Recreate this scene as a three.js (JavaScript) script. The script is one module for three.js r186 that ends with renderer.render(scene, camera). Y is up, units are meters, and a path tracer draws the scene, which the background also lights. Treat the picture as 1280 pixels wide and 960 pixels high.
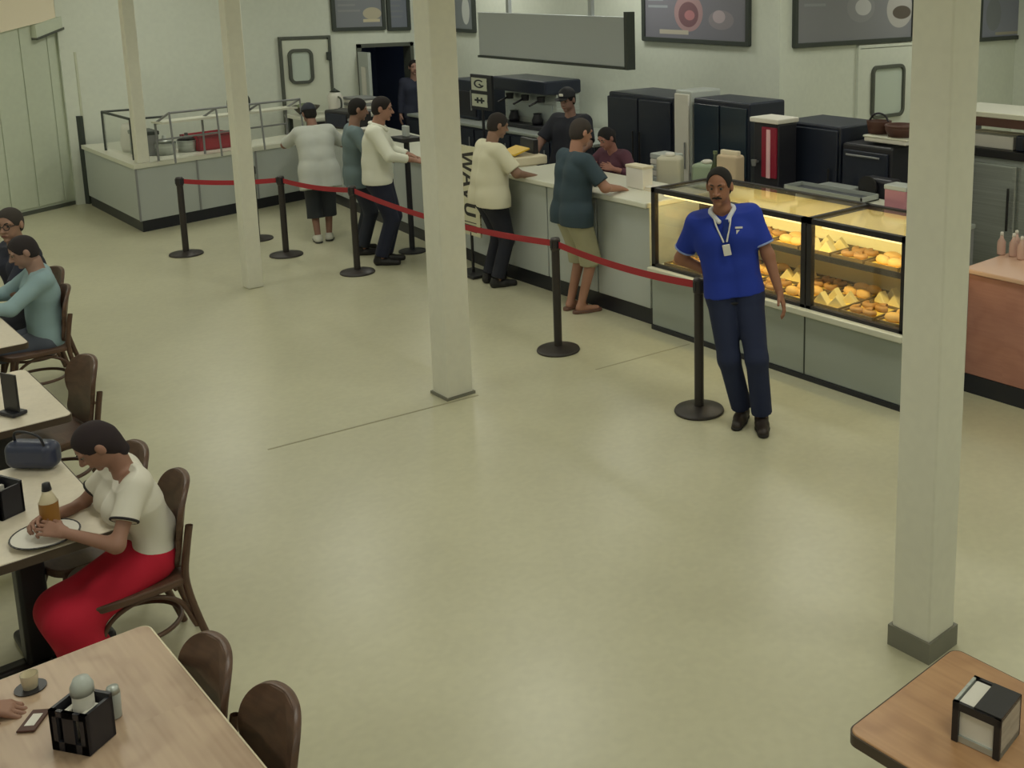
import * as THREE from 'three';
import { RoundedBoxGeometry } from 'three/addons/geometries/RoundedBoxGeometry.js';
import { mergeGeometries, toCreasedNormals } from 'three/addons/utils/BufferGeometryUtils.js';
import { RectAreaLightUniformsLib } from 'three/addons/lights/RectAreaLightUniformsLib.js';

// ---------- camera, light, exposure ----------
const FOCAL = 1350, PX = 900, PY = 240, CAM_H = 2.95, TILT = Math.atan(261 / FOCAL), YAW = Math.PI / 4;
const scene = new THREE.Scene();
scene.background = new THREE.Color(0x000000);
const camera = new THREE.PerspectiveCamera(2 * Math.atan(720 / FOCAL) * 180 / Math.PI, 1.25, 0.1, 80);
camera.rotation.order = 'YXZ';
camera.rotation.set(-TILT, YAW, 0);
camera.position.set(0, CAM_H, 0);
camera.setViewOffset(1800, 1440, 0, 480, 1280, 960);
const renderer = new THREE.WebGLRenderer({ antialias: true });
renderer.toneMapping = THREE.LinearToneMapping;
renderer.toneMappingExposure = 0.78;
renderer.shadowMap.enabled = true;
RectAreaLightUniformsLib.init();
const LAMP = { color: 0xfbfdf2, intensity: 11, ceiling: 3.75 };   // the fluorescent panels, built with the ceiling below
const CASE_LAMP = { color: 0xffe596, intensity: 42 };

// ---------- helpers ----------
const R2 = Math.PI / 180;
let seed = 7;
const rnd = () => { seed = (seed * 1664525 + 1013904223) >>> 0; return seed / 4294967296; };
const rr = (a, b) => a + (b - a) * rnd();
const V = (x, y, z) => new THREE.Vector3(x, y, z);
// surveyed points: the spot of height h (or of depth z / x) seen along a line of sight
const DIR = (px, py) => { const d = V((px - PX) / FOCAL, -(py - PY) / FOCAL, -1); return d.applyEuler(new THREE.Euler(-TILT, YAW, 0, 'YXZ')); };
const P = (px, py, h = 0) => { const d = DIR(px, py); const t = (h - CAM_H) / d.y; return V(d.x * t, h, d.z * t); };
const PZ = (px, py, z) => { const d = DIR(px, py), t = z / d.z; return V(d.x * t, CAM_H + d.y * t, z); };
const PXX = (px, py, x) => { const d = DIR(px, py), t = x / d.x; return V(x, CAM_H + d.y * t, d.z * t); };

const used = {};
const numbered = (n) => { n = n.replace(/_\d{3}$/, ''); const k = used[n] = (used[n] ?? -1) + 1; return k ? `${n}_${String(k).padStart(3, '0')}` : n; };
const shadows = (o) => { o.traverse((c) => { if (c.isMesh) { c.castShadow = true; c.receiveShadow = true; } }); return o; };
function thing(name, label, category, pos = [0, 0, 0], turn = 0, group) {
  const o = new THREE.Group(); o.name = numbered(name); scene.add(o);
  o.position.set(...pos); o.rotation.y = turn;
  o.userData.label = label; o.userData.category = category;
  if (group) o.userData.group = group;
  return o;
}
function part(name, geo, mat, parent, label) {
  const m = new THREE.Mesh(Array.isArray(geo) ? merge(geo) : geo, mat); m.name = name; m.castShadow = m.receiveShadow = true;
  if (label) m.userData.label = label;
  parent.add(m); return m;
}
function single(name, label, category, geo, mat, pos = [0, 0, 0], turn = 0, group) {
  const m = part(numbered(name), geo, mat, scene); m.position.set(...pos); m.rotation.y = turn;
  m.userData.label = label; m.userData.category = category; if (group) m.userData.group = group;
  return m;
}
function struct(name, geo, mat, parent = scene) {
  const m = part(name, geo, mat, parent);
  if (parent === scene) m.userData.kind = 'structure';
  return m;
}
function copy(src, pos, turn, label, group) {
  const c = src.clone(); c.name = numbered(src.name); scene.add(c);
  c.userData = { ...src.userData }; c.position.set(...pos); c.rotation.y = turn;
  if (label) c.userData.label = label; if (group) c.userData.group = group;
  return c;
}
const clean = (g) => { const n = g.index ? g.toNonIndexed() : g; for (const k of Object.keys(n.attributes)) if (!['position', 'normal', 'uv'].includes(k)) n.deleteAttribute(k); if (!n.attributes.uv) n.setAttribute('uv', new THREE.BufferAttribute(new Float32Array(n.attributes.position.count * 2), 2)); return n; };
const merge = (list) => list.length === 1 ? list[0] : mergeGeometries(list.map(clean));
// box uv in metres
function boxUV(g) {
  g = g.index ? g.toNonIndexed() : g;
  const p = g.attributes.position, n = g.attributes.normal, uv = new Float32Array(p.count * 2);
  for (let i = 0; i < p.count; i++) {
    const ax = Math.abs(n.getX(i)), ay = Math.abs(n.getY(i)), az = Math.abs(n.getZ(i));
    if (ay >= ax && ay >= az) { uv[2 * i] = p.getX(i); uv[2 * i + 1] = p.getZ(i); }
    else if (ax >= az) { uv[2 * i] = p.getZ(i); uv[2 * i + 1] = p.getY(i); }
    else { uv[2 * i] = p.getX(i); uv[2 * i + 1] = p.getY(i); }
  }
  g.setAttribute('uv', new THREE.BufferAttribute(uv, 2));
  return g;
}
// box from its centre-bottom (x, y0, z)
function bx(w, h, d, x = 0, y = 0, z = 0, r = 0) {
  const g = r > 0 ? new RoundedBoxGeometry(w, h, d, 2, Math.min(r, w / 2.01, h / 2.01, d / 2.01)) : new THREE.BoxGeometry(w, h, d);
  g.translate(x, y + h / 2, z); return boxUV(g);
}
// box between two corners
const bb = (x0, y0, z0, x1, y1, z1, r = 0) => bx(Math.abs(x1 - x0), Math.abs(y1 - y0), Math.abs(z1 - z0), (x0 + x1) / 2, Math.min(y0, y1), (z0 + z1) / 2, r);
const cyl = (r0, r1, h, x = 0, y = 0, z = 0, n = 24) => new THREE.CylinderGeometry(r1, r0, h, n).translate(x, y + h / 2, z);
function rod(a, b, r = 0.01, n = 10) {
  a = V(...a); b = V(...b); const d = b.clone().sub(a), g = new THREE.CylinderGeometry(r, r, d.length(), n);
  g.applyQuaternion(new THREE.Quaternion().setFromUnitVectors(V(0, 1, 0), d.normalize())); g.translate(...a.add(b).multiplyScalar(0.5).toArray()); return g;
}
const tube = (pts, r = 0.01, seg = 32, n = 8, closed = false) => new THREE.TubeGeometry(new THREE.CatmullRomCurve3(pts.map((p) => V(...p)), closed), seg, r, n, closed);
const lathe = (pts, n = 28) => new THREE.LatheGeometry(pts.map((p) => new THREE.Vector2(...p)), n);
function rrShape(w, h, r) {
  const s = new THREE.Shape(), x = -w / 2, y = -h / 2;
  s.moveTo(x + r, y); s.lineTo(x + w - r, y); s.absarc(x + w - r, y + r, r, -Math.PI / 2, 0); s.lineTo(x + w, y + h - r); s.absarc(x + w - r, y + h - r, r, 0, Math.PI / 2);
  s.lineTo(x + r, y + h); s.absarc(x + r, y + h - r, r, Math.PI / 2, Math.PI); s.lineTo(x, y + r); s.absarc(x + r, y + r, r, Math.PI, 1.5 * Math.PI);
  return s;
}
const ext = (shape, depth, bevel = 0, seg = 10) => new THREE.ExtrudeGeometry(shape, { depth, bevelEnabled: bevel > 0, bevelSize: bevel, bevelThickness: bevel, bevelSegments: 2, curveSegments: seg });
function ringShape(w, h, r, t) { const s = rrShape(w, h, r); s.holes.push(rrShape(w - 2 * t, h - 2 * t, Math.max(0.005, r - t))); return s; }
// prism of a floor polygon [[x, z], ...] from y0 to y1
function prism(poly, y0, y1) {
  const s = new THREE.Shape(poly.map(([x, z]) => new THREE.Vector2(x, -z)));
  const g = ext(s, y1 - y0); g.rotateX(-Math.PI / 2); g.translate(0, y0, 0); return boxUV(g);
}

// ---------- materials ----------
const mat = (color, roughness = 0.6, metalness = 0, extra = {}) => new THREE.MeshPhysicalMaterial({ color, roughness, metalness, ...extra });
function noiseTex(size, fn, repeat = 1, srgb = true) {
  const d = new Uint8Array(size * size * 4);
  for (let y = 0; y < size; y++) for (let x = 0; x < size; x++) { const c = fn(x / size, y / size), i = (y * size + x) * 4; for (let k = 0; k < 3; k++) d[i + k] = Math.max(0, Math.min(255, c[k])); d[i + 3] = 255; }
  const t = new THREE.DataTexture(d, size, size); t.wrapS = t.wrapT = THREE.RepeatWrapping; t.magFilter = THREE.LinearFilter; t.minFilter = THREE.LinearMipmapLinearFilter; t.generateMipmaps = true;
  if (srgb) t.colorSpace = THREE.SRGBColorSpace; t.repeat.set(repeat, repeat); t.needsUpdate = true; return t;
}
// tileable value noise
const H = new Float32Array(4096).map(() => rnd());
function vn(x, y, per) {
  const xi = Math.floor(x), yi = Math.floor(y), fx = x - xi, fy = y - yi, u = fx * fx * (3 - 2 * fx), v = fy * fy * (3 - 2 * fy);
  const h = (a, b) => H[((((a % per) + per) % per) * 61 + (((b % per) + per) % per) * 17 + per * 7) & 4095];
  return (h(xi, yi) * (1 - u) + h(xi + 1, yi) * u) * (1 - v) + (h(xi, yi + 1) * (1 - u) + h(xi + 1, yi + 1) * u) * v;
}
const fbm = (x, y, per) => 0.5 * vn(x * per, y * per, per) + 0.3 * vn(x * per * 2, y * per * 2, per * 2) + 0.2 * vn(x * per * 4, y * per * 4, per * 4);
const tint = (c, amp, per, per2 = 64) => (u, v) => { const n = (fbm(u, v, per) - 0.5) * amp + (vn(u * per2, v * per2, per2) - 0.5) * amp * 0.5; return [c[0] + n, c[1] + n, c[2] + n * 0.9]; };
const wood = (c, d, rings) => (u, v) => { const w = fbm(u, v, 4), g = Math.pow(0.5 + 0.5 * Math.sin((v * rings + w * 2.4) * 6.283), 2) * 0.5 + vn(u * 8, v * 128, 128) * 0.5; return [0, 1, 2].map((k) => c[k] + (d[k] - c[k]) * g); };
const T = {
  floor: noiseTex(512, tint([190, 187, 160], 12, 6, 128), 0.28),
  wall: noiseTex(256, tint([214, 219, 207], 9, 4), 0.4),
  pillar: noiseTex(256, tint([222, 221, 206], 8, 4), 0.5),
  paleTop: noiseTex(256, tint([214, 204, 186], 12, 8), 1.1),
  brownTop: noiseTex(512, wood([190, 166, 142], [166, 140, 118], 5), 0.9),
  darkTop: noiseTex(512, wood([190, 148, 108], [168, 126, 90], 5), 0.9),
  chair: noiseTex(256, wood([98, 72, 57], [74, 53, 42], 6), 1.6),
  pinkWood: noiseTex(256, wood([172, 124, 110], [158, 110, 98], 4), 0.8),
  steel: noiseTex(256, (u, v) => { const n = vn(u * 2, v * 128, 128) * 22 - 11; return [186 + n, 192 + n, 188 + n]; }, 1),
};
const M = {
  floor: mat(0xffffff, 0.36, 0, { map: T.floor, clearcoat: 0.3, clearcoatRoughness: 0.26 }),
  wallLeft: mat(0xf0f3ea, 0.7, 0, { map: T.wall }),
  bulkhead: mat(0xf0e4cc, 0.6),
  wall: mat(0xffffff, 0.7, 0, { map: T.wall }),
  ceiling: mat(0xdcdccc, 0.85),
  pillar: mat(0xffffff, 0.55, 0, { map: T.pillar }),
  trim: mat(0x77766a, 0.5),
  darkTrim: mat(0x3a403c, 0.5),
  joint: mat(0x9d9980, 0.6),
  lineDark: mat(0x565a52, 0.5),
  panel: mat(0xb4bab6, 0.38),
  kick: mat(0x20222a, 0.4),
  counterTop: mat(0xd8d8c8, 0.3),
  black: mat(0x23232b, 0.45),
  navyBlack: mat(0x222838, 0.38),
  darkMetal: mat(0x2c2b2e, 0.4, 0.2),
  stanchion: mat(0x35302f, 0.42, 0.15),
  belt: mat(0xa82a34, 0.65),
  steel: mat(0xffffff, 0.38, 0.55, { map: T.steel }),
  hood: mat(0xb2b8ba, 0.4, 0),
  white: mat(0xdedbd2, 0.5),
  cream: mat(0xd9cfb4, 0.55),
  grey: mat(0x87898a, 0.5),
  glass: mat(0xffffff, 0.04, 0, { transmission: 1, thickness: 0, ior: 1.45 }),
  paleTop: mat(0xffffff, 0.42, 0, { map: T.paleTop }),
  brownTop: mat(0xffffff, 0.4, 0, { map: T.brownTop }),
  darkTop: mat(0xffffff, 0.36, 0, { map: T.darkTop }),
  edge: mat(0x4a3c31, 0.5),
  chair: mat(0xffffff, 0.4, 0, { map: T.chair }),
  pinkWood: mat(0xffffff, 0.45, 0, { map: T.pinkWood }),
  red: mat(0xa82438, 0.5), brown: mat(0x54352c, 0.6), yellow: mat(0xd9b23a, 0.5), orange: mat(0xc07a2c, 0.5), green: mat(0x6d7a58, 0.7),
};
// ---------- bodies: distance fields meshed as one continuous surface ----------
function mesher(f, lo, hi, cell) {
  const n = [0, 1, 2].map((i) => Math.max(3, Math.ceil((hi[i] - lo[i]) / cell) + 1)), [nx, ny, nz] = n;
  const s = new Float32Array(nx * ny * nz), id = new Int32Array(nx * ny * nz).fill(-1), pos = [], quads = [];
  for (let k = 0, q = 0; k < nz; k++) for (let j = 0; j < ny; j++) for (let i = 0; i < nx; i++, q++) s[q] = f(lo[0] + i * cell, lo[1] + j * cell, lo[2] + k * cell);
  const sx = 1, sy = nx, sz = nx * ny, C = [0, sx, sy, sx + sy, sz, sz + sx, sz + sy, sz + sx + sy];
  const E = [[0, 1], [2, 3], [4, 5], [6, 7], [0, 2], [1, 3], [4, 6], [5, 7], [0, 4], [1, 5], [2, 6], [3, 7]];
  for (let k = 0; k < nz - 1; k++) for (let j = 0; j < ny - 1; j++) for (let i = 0; i < nx - 1; i++) {
    const q = i + j * sy + k * sz; let m = 0;
    for (let c = 0; c < 8; c++) if (s[q + C[c]] < 0) m |= 1 << c;
    if (m === 0 || m === 255) continue;
    let x = 0, y = 0, z = 0, cnt = 0;
    for (const [a, b] of E) {
      if (((m >> a) & 1) === ((m >> b) & 1)) continue;
      const va = s[q + C[a]], vb = s[q + C[b]], t = va / (va - vb);
      x += (a & 1) + t * ((b & 1) - (a & 1)); y += ((a >> 1) & 1) + t * (((b >> 1) & 1) - ((a >> 1) & 1)); z += (a >> 2) + t * ((b >> 2) - (a >> 2)); cnt++;
    }
    id[q] = pos.length / 3; pos.push(lo[0] + (i + x / cnt) * cell, lo[1] + (j + y / cnt) * cell, lo[2] + (k + z / cnt) * cell);
  }
  const quad = (a, b, c, d, flip) => { if (a < 0 || b < 0 || c < 0 || d < 0) return; flip ? quads.push(a, c, b, a, d, c) : quads.push(a, b, c, a, c, d); };
  for (let k = 1; k < nz - 1; k++) for (let j = 1; j < ny - 1; j++) for (let i = 1; i < nx - 1; i++) {
    const q = i + j * sy + k * sz, v = s[q] < 0;
    if (v !== s[q + sx] < 0) quad(id[q - sy - sz], id[q - sz], id[q], id[q - sy], !v);
    if (v !== s[q + sy] < 0) quad(id[q - sx - sz], id[q - sx], id[q], id[q - sz], !v);
    if (v !== s[q + sz] < 0) quad(id[q - sx - sy], id[q - sy], id[q], id[q - sx], !v);
  }
  const nor = new Float32Array(pos.length), e = cell * 0.5;
  for (let i = 0; i < pos.length; i += 3) {
    const [x, y, z] = [pos[i], pos[i + 1], pos[i + 2]], g = V(f(x + e, y, z) - f(x - e, y, z), f(x, y + e, z) - f(x, y - e, z), f(x, y, z + e) - f(x, y, z - e)).normalize();
    nor[i] = g.x; nor[i + 1] = g.y; nor[i + 2] = g.z;
  }
  const g = new THREE.BufferGeometry(), uv = new Float32Array(pos.length / 3 * 2);
  for (let i = 0; i < pos.length / 3; i++) { uv[2 * i] = pos[3 * i] + pos[3 * i + 2]; uv[2 * i + 1] = pos[3 * i + 1]; }
  g.setAttribute('position', new THREE.BufferAttribute(new Float32Array(pos), 3)); g.setAttribute('normal', new THREE.BufferAttribute(nor, 3)); g.setAttribute('uv', new THREE.BufferAttribute(uv, 2));
  g.setIndex(quads); return g;
}
// tapered capsule; cut: [start, end] fractions where the end is cut flat
function cap(a, b, ra, rb, grow = 0, cutA = null, cutB = null) {
  const bax = b.x - a.x, bay = b.y - a.y, baz = b.z - a.z, L2 = bax * bax + bay * bay + baz * baz + 1e-9, L = Math.sqrt(L2); ra += grow; rb += grow;
  const f = (x, y, z) => {
    const px = x - a.x, py = y - a.y, pz = z - a.z, u = (px * bax + py * bay + pz * baz) / L2, t = u < 0 ? 0 : u > 1 ? 1 : u;
    const dx = px - bax * t, dy = py - bay * t, dz = pz - baz * t; let d = Math.sqrt(dx * dx + dy * dy + dz * dz) - ra - (rb - ra) * t;
    if (cutB !== null) d = Math.max(d, (u - cutB) * L);
    if (cutA !== null) d = Math.max(d, (cutA - u) * L);
    return d;
  };
  f.box = [a, b, Math.max(ra, rb)]; return f;
}
function ell(c, r, q = null) {
  const iq = q ? q.clone().invert() : null, v = V(0, 0, 0);
  const f = (x, y, z) => { v.set(x - c.x, y - c.y, z - c.z); if (iq) v.applyQuaternion(iq); const k0 = Math.hypot(v.x / r[0], v.y / r[1], v.z / r[2]), k1 = Math.hypot(v.x / r[0] ** 2, v.y / r[1] ** 2, v.z / r[2] ** 2); return k1 < 1e-9 ? -Math.min(...r) : k0 * (k0 - 1) / k1; };
  f.box = [c, c, Math.max(...r)]; return f;
}
const smin = (a, b, k) => { const h = Math.max(k - Math.abs(a - b), 0) / k; return Math.min(a, b) - h * h * k * 0.25; };
const join = (fs, k) => (x, y, z) => { let d = fs[0](x, y, z); for (let i = 1; i < fs.length; i++) d = smin(d, fs[i](x, y, z), k); return d; };
function bounds(fs, pad) { const lo = [9, 9, 9], hi = [-9, -9, -9]; for (const f of fs) { const [a, b, r] = f.box; for (const p of [a, b]) p.toArray().forEach((v, i) => { lo[i] = Math.min(lo[i], v - r - pad); hi[i] = Math.max(hi[i], v + r + pad); }); } return [lo, hi]; }
const meshOf = (fs, k, cell, post) => { const f0 = join(fs, k), f = post ? (x, y, z) => post(f0(x, y, z), x, y, z) : f0, [lo, hi] = bounds(fs, cell * 2.5); return mesher(f, lo, hi, cell); };
const plane = (p, n) => (x, y, z) => (x - p.x) * n.x + (y - p.y) * n.y + (z - p.z) * n.z;
function bend(S, Tg, l1, l2, pole) {   // where the elbow / knee goes; the target is pulled in if out of reach
  const d = Tg.clone().sub(S); let L = d.length(); const max = (l1 + l2) * 0.995; if (L > max) { d.multiplyScalar(max / L); L = max; }
  const end = S.clone().add(d), dir = d.clone().normalize(), a = (l1 * l1 - l2 * l2 + L * L) / (2 * L), h = Math.sqrt(Math.max(0, l1 * l1 - a * a));
  const p = V(...pole); p.addScaledVector(dir, -p.dot(dir)).normalize();
  return [S.clone().addScaledVector(dir, a).addScaledVector(p, h), end];
}
function handParts(wrist, along, palm, side, curl, s = 1) {   // returns distance functions; side +1: thumb towards +x of the hand frame
  const Y = along.clone().normalize(), Z = palm.clone().addScaledVector(Y, -palm.dot(Y)).normalize(), X = Y.clone().cross(Z).multiplyScalar(side);
  const at = (x, y, z) => wrist.clone().addScaledVector(X, x * s).addScaledVector(Y, y * s).addScaledVector(Z, z * s);
  const palmF = [], fingers = [];
  [-0.028, -0.0095, 0.0095, 0.028].forEach((x, i) => palmF.push(cap(at(x * 0.6, 0.005, 0), at(x, 0.088 - (i === 0 ? 0.01 : 0), 0), 0.013 * s, 0.0115 * s)));
  palmF.push(cap(at(0, -0.03, 0), at(0, 0.02, 0), 0.024 * s, 0.02 * s));
  [[-0.03, 0.076, 0.78], [-0.0105, 0.088, 0.94], [0.0105, 0.09, 1], [0.03, 0.086, 0.9]].forEach(([x, y, len]) => {
    let p = [x, y, 0], ang = curl * 0.5; const ch = [];
    for (const [l, r] of [[0.043, 0.009], [0.027, 0.0082], [0.021, 0.0074]]) { const q = [p[0] + x * 0.06, p[1] + Math.cos(ang) * l * len, p[2] + Math.sin(ang) * l * len]; ch.push(cap(at(...p), at(...q), r * s, (r - 0.0007) * s)); p = q; ang += curl; }
    fingers.push(join(ch, 0.004)); fingers[fingers.length - 1].box = [at(x, y, 0), at(...p), 0.02 * s];
  });
  const th = [cap(at(0.018, 0.018, 0.004), at(0.046, 0.052, 0.014), 0.014 * s, 0.0105 * s), cap(at(0.046, 0.052, 0.014), at(0.054, 0.082, 0.022 + 0.01 * curl), 0.0105 * s, 0.0088 * s)];
  const pj = join(palmF, 0.014), tj = join(th, 0.008), all = [...palmF, ...th, ...fingers];
  const f = (x, y, z) => { let d = smin(pj(x, y, z), tj(x, y, z), 0.012); for (const g of fingers) d = smin(d, g(x, y, z), 0.005); return d; };
  return { f, all };
}
const SKIN = { tan: 0xa8795f, brown: 0x85604e, pale: 0xc39a84, pink: 0xb98878 };
const cloth = (c, r = 0.85) => mat(c, r, 0, { sheen: 0.25, sheenRoughness: 0.6 });
const DEF = {
  height: 1.75, girth: 1, cell: 0.014, fine: 0.005, pelvis: [0, 0.93, 0], chest: [0, 1.3, 0.0], twist: 0, hipTurn: 0, neckTo: null, headTurn: 0, headNod: 0, headTilt: 0,
  armL: { hand: [0.27, 0.82, 0.06], pole: [0.3, 0, -1], curl: 0.4 }, armR: { hand: [-0.27, 0.82, 0.06], pole: [-0.3, 0, -1], curl: 0.4 },
  legL: { foot: [0.11, 0.085, 0], pole: [0.1, 0, 1], toe: 0.15 }, legR: { foot: [-0.11, 0.085, 0], pole: [-0.1, 0, 1], toe: -0.15 },
};
function person(label, spec) {
  const S = { ...DEF, ...spec }; for (const k of ['armL', 'armR', 'legL', 'legR']) S[k] = { ...DEF[k], ...(spec[k] || {}) };
  const root = thing('person', label, 'person', S.pos, S.yaw, S.group); root.scale.setScalar(S.height / 1.75);
  const G = S.girth, cell = S.cell, fem = S.female ? 0.88 : 1, skin = mat(S.skin ?? SKIN.tan, 0.55);
  const Pv = V(...S.pelvis), Ch = V(...S.chest), spine = Ch.clone().sub(Pv).normalize();
  const hx = V(Math.cos(S.hipTurn), 0, -Math.sin(S.hipTurn));
  const cx = V(Math.cos(S.twist), S.roll ?? 0, -Math.sin(S.twist)); cx.addScaledVector(spine, -cx.dot(spine) + (S.roll ?? 0)).normalize();
  const cf = cx.clone().cross(spine).normalize();                                     // chest forward
  const o = (b, x, y, z, ax = cx) => b.clone().addScaledVector(ax, x).addScaledVector(spine, y).addScaledVector(cf, z);
  const mid = Pv.clone().lerp(Ch, 0.45).addScaledVector(cf, -0.01 + (S.slump ? -0.05 : 0)), neck = o(Ch, 0, 0.17, 0), neckTop = S.neckTo ? V(...S.neckTo) : o(neck, 0, 0.085, 0.02);
  const sh = [1, -1].map((s) => o(Ch, s * 0.185 * fem, 0.11, 0));
  const hip = [1, -1].map((s) => o(Pv, s * 0.09, -0.03, 0, hx));
  const arms = ['armL', 'armR'].map((k, i) => { const A = S[k], [e, h] = bend(sh[i], V(...A.hand), 0.29, 0.255, A.pole); return { e, h, A }; });
  const legs = ['legL', 'legR'].map((k, i) => { const A = S[k], [e, h] = bend(hip[i], V(...A.foot), 0.43, 0.42, A.pole); return { e, h, A }; });
  const torso = (grow, sc = 1) => [1, -1].flatMap((s) => [
    cap(o(Pv, s * 0.075 * G, -0.02, -0.01, hx), o(mid, s * 0.06 * G, 0, 0), 0.105 * G * sc, 0.095 * G * sc * (S.female ? 0.94 : 1), grow),
    cap(o(mid, s * 0.06 * G, 0, 0), o(Ch, s * 0.085, 0, 0), 0.095 * G * sc, 0.105 * sc * (0.6 + 0.4 * G), grow),
    cap(o(Ch, s * 0.085, 0, 0), o(Ch, s * 0.13 * fem, 0.1, -0.01), 0.105 * sc, 0.066 * sc, grow),
    cap(o(Ch, s * 0.05, 0.1, -0.01), o(Ch, s * 0.165 * fem, 0.105, 0), 0.066 * sc, 0.056 * sc, grow)]).concat(
    S.belly ? [ell(o(Pv, 0, 0.14, 0.06 * G), [0.13 * G + grow, 0.15 + grow, 0.11 * G + grow])] : [], S.female ? [1, -1].map((s) => ell(o(Ch, s * 0.075, -0.02, 0.085), [0.065 + grow, 0.065 + grow, 0.06 + grow])) : []);
  const upper = (i, g, a = null, b = null) => cap(sh[i], arms[i].e, 0.052 * fem * (0.5 + 0.5 * G), 0.041 * fem * (0.5 + 0.5 * G), g, a, b), fore = (i, g, a = null, b = null) => cap(arms[i].e, arms[i].h, 0.042 * fem, 0.028 * fem, g, a, b);
  const thigh = (i, g, a = null, b = null) => cap(hip[i], legs[i].e, 0.086 * G, 0.056, g, a, b), shin = (i, g, a = null, b = null, gb = 0) => cap(legs[i].e, legs[i].h, 0.055, 0.036 + gb, g, a, b);
  // skin
  const body = [...torso(-0.004), cap(neck.clone().addScaledVector(spine, -0.06), neckTop, 0.064 * fem, 0.057 * fem)];
  for (const i of [0, 1]) { body.push(upper(i, 0), fore(i, 0), thigh(i, 0), shin(i, 0)); const L = legs[i], t = L.A.toe + S.hipTurn, f = V(Math.sin(t), 0, Math.cos(t)); body.push(cap(L.h.clone().add(V(0, -0.04, 0)).addScaledVector(f, -0.02), L.h.clone().add(V(0, -0.055, 0)).addScaledVector(f, 0.15), 0.036, 0.026)); }
  const geos = [meshOf(body, 0.03, cell)];
  // head
  const hq = new THREE.Quaternion().setFromEuler(new THREE.Euler(S.headNod, S.twist + S.headTurn, S.headTilt, 'YXZ'));
  const h0 = neckTop.clone().add(V(0, 0.1, 0.025).applyQuaternion(hq)), ho = (x, y, z) => h0.clone().add(V(x, y, z).applyQuaternion(hq));
  const head = [ell(ho(0, 0.03, -0.012), [0.079, 0.092, 0.095], hq), ell(ho(0, -0.045, 0.022), [0.061, 0.07, 0.068], hq), cap(ho(0, -0.06, -0.03), neckTop.clone().addScaledVector(spine, -0.05), 0.05 * fem, 0.054 * fem)];
  const small = [cap(ho(0, 0.012, 0.082), ho(0, -0.026, 0.104), 0.009, 0.0145), ell(ho(0.014, -0.03, 0.09), [0.011, 0.009, 0.011], hq), ell(ho(-0.014, -0.03, 0.09), [0.011, 0.009, 0.011], hq), cap(ho(-0.045, 0.03, 0.07), ho(0.045, 0.03, 0.07), 0.013, 0.013), ell(ho(0, -0.062, 0.082), [0.024, 0.009, 0.011], hq), ell(ho(0, -0.1, 0.066), [0.022, 0.018, 0.018], hq),
    ell(ho(0.081, -0.004, -0.012), [0.011, 0.032, 0.02], hq), ell(ho(-0.081, -0.004, -0.012), [0.011, 0.032, 0.02], hq)];
  const sock = [ell(ho(0.031, 0.01, 0.1), [0.02, 0.013, 0.02], hq), ell(ho(-0.031, 0.01, 0.1), [0.02, 0.013, 0.02], hq)];
  const hf0 = join(head, 0.03), hf = (x, y, z) => { let d = hf0(x, y, z); for (const s of small) d = smin(d, s(x, y, z), 0.01); for (const s of sock) d = -smin(-d, s(x, y, z), 0.008); return d; };
  { const [lo, hi] = bounds([...head, ...small], 0.02); geos.push(mesher(hf, lo, hi, S.fine)); }
  // hands
  for (const i of [0, 1]) { const A = arms[i], along = A.A.along ? V(...A.A.along) : A.h.clone().sub(A.e), palm = A.A.palm ? V(...A.A.palm) : V(i ? 1 : -1, 0, -0.2).applyAxisAngle(V(0, 1, 0), S.twist), hd = handParts(A.h, along, palm, i ? 1 : -1, A.A.curl); const [lo, hi] = bounds(hd.all, 0.012); geos.push(mesher(hd.f, lo, hi, S.fine * 0.85)); }
  part('body', mergeGeometries(geos), skin, root);
  // face
  for (const s of [1, -1]) {
    if (S.face !== false) {
      const e = part('eye', new THREE.SphereGeometry(0.0108, 14, 10), mat(0x86786e, 0.5), root); e.position.copy(ho(s * 0.031, 0.009, 0.0725));
      const ir = part('iris', new THREE.SphereGeometry(0.0075, 10, 8), M.black, e); ir.position.copy(V(0, 0, 0.0065).applyQuaternion(hq));
      part('eyebrow', tube([[s * 0.014, 0.03, 0.088], [s * 0.03, 0.036, 0.083], [s * 0.048, 0.029, 0.07]].map((p) => ho(...p).toArray()), 0.0042, 8, 6), mat(S.hairColor ?? 0x1c1715, 0.8), root);
    }
  }
  if (S.face !== false) part('mouth', meshOf([ell(ho(0, -0.064, 0.0885), [0.021, 0.0065, 0.008], hq)], 0.01, 0.003), mat(0x7c4640, 0.5), root);
  if (S.moustache) part('moustache', meshOf([cap(ho(0, -0.046, 0.097), ho(0.03, -0.056, 0.082), 0.009, 0.005), cap(ho(0, -0.046, 0.097), ho(-0.03, -0.056, 0.082), 0.009, 0.005)], 0.01, 0.003), mat(0x201a18, 0.85), root);
  if (S.glasses) { const gl = S.glasses; part('glasses', [...[1, -1].map((s) => new THREE.TorusGeometry(0.022, 0.003, 6, 18).applyQuaternion(hq).translate(...ho(s * 0.031, 0.008, 0.1).toArray())), rod(ho(-0.01, 0.01, 0.103).toArray(), ho(0.01, 0.01, 0.103).toArray(), 0.003), ...[1, -1].map((s) => rod(ho(s * 0.053, 0.01, 0.098).toArray(), ho(s * 0.08, 0.01, -0.01).toArray(), 0.003))], mat(gl, 0.4), root); }
  // hair or cap
  const hm = mat(S.hairColor ?? 0x15110f, 0.9), faceCut = ell(ho(0, -0.04 + (S.hairline ?? 0), 0.1), [0.083, 0.122, 0.1], hq), under = plane(ho(0, -0.055, 0), V(0, -1, 0.25).applyQuaternion(hq));
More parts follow.
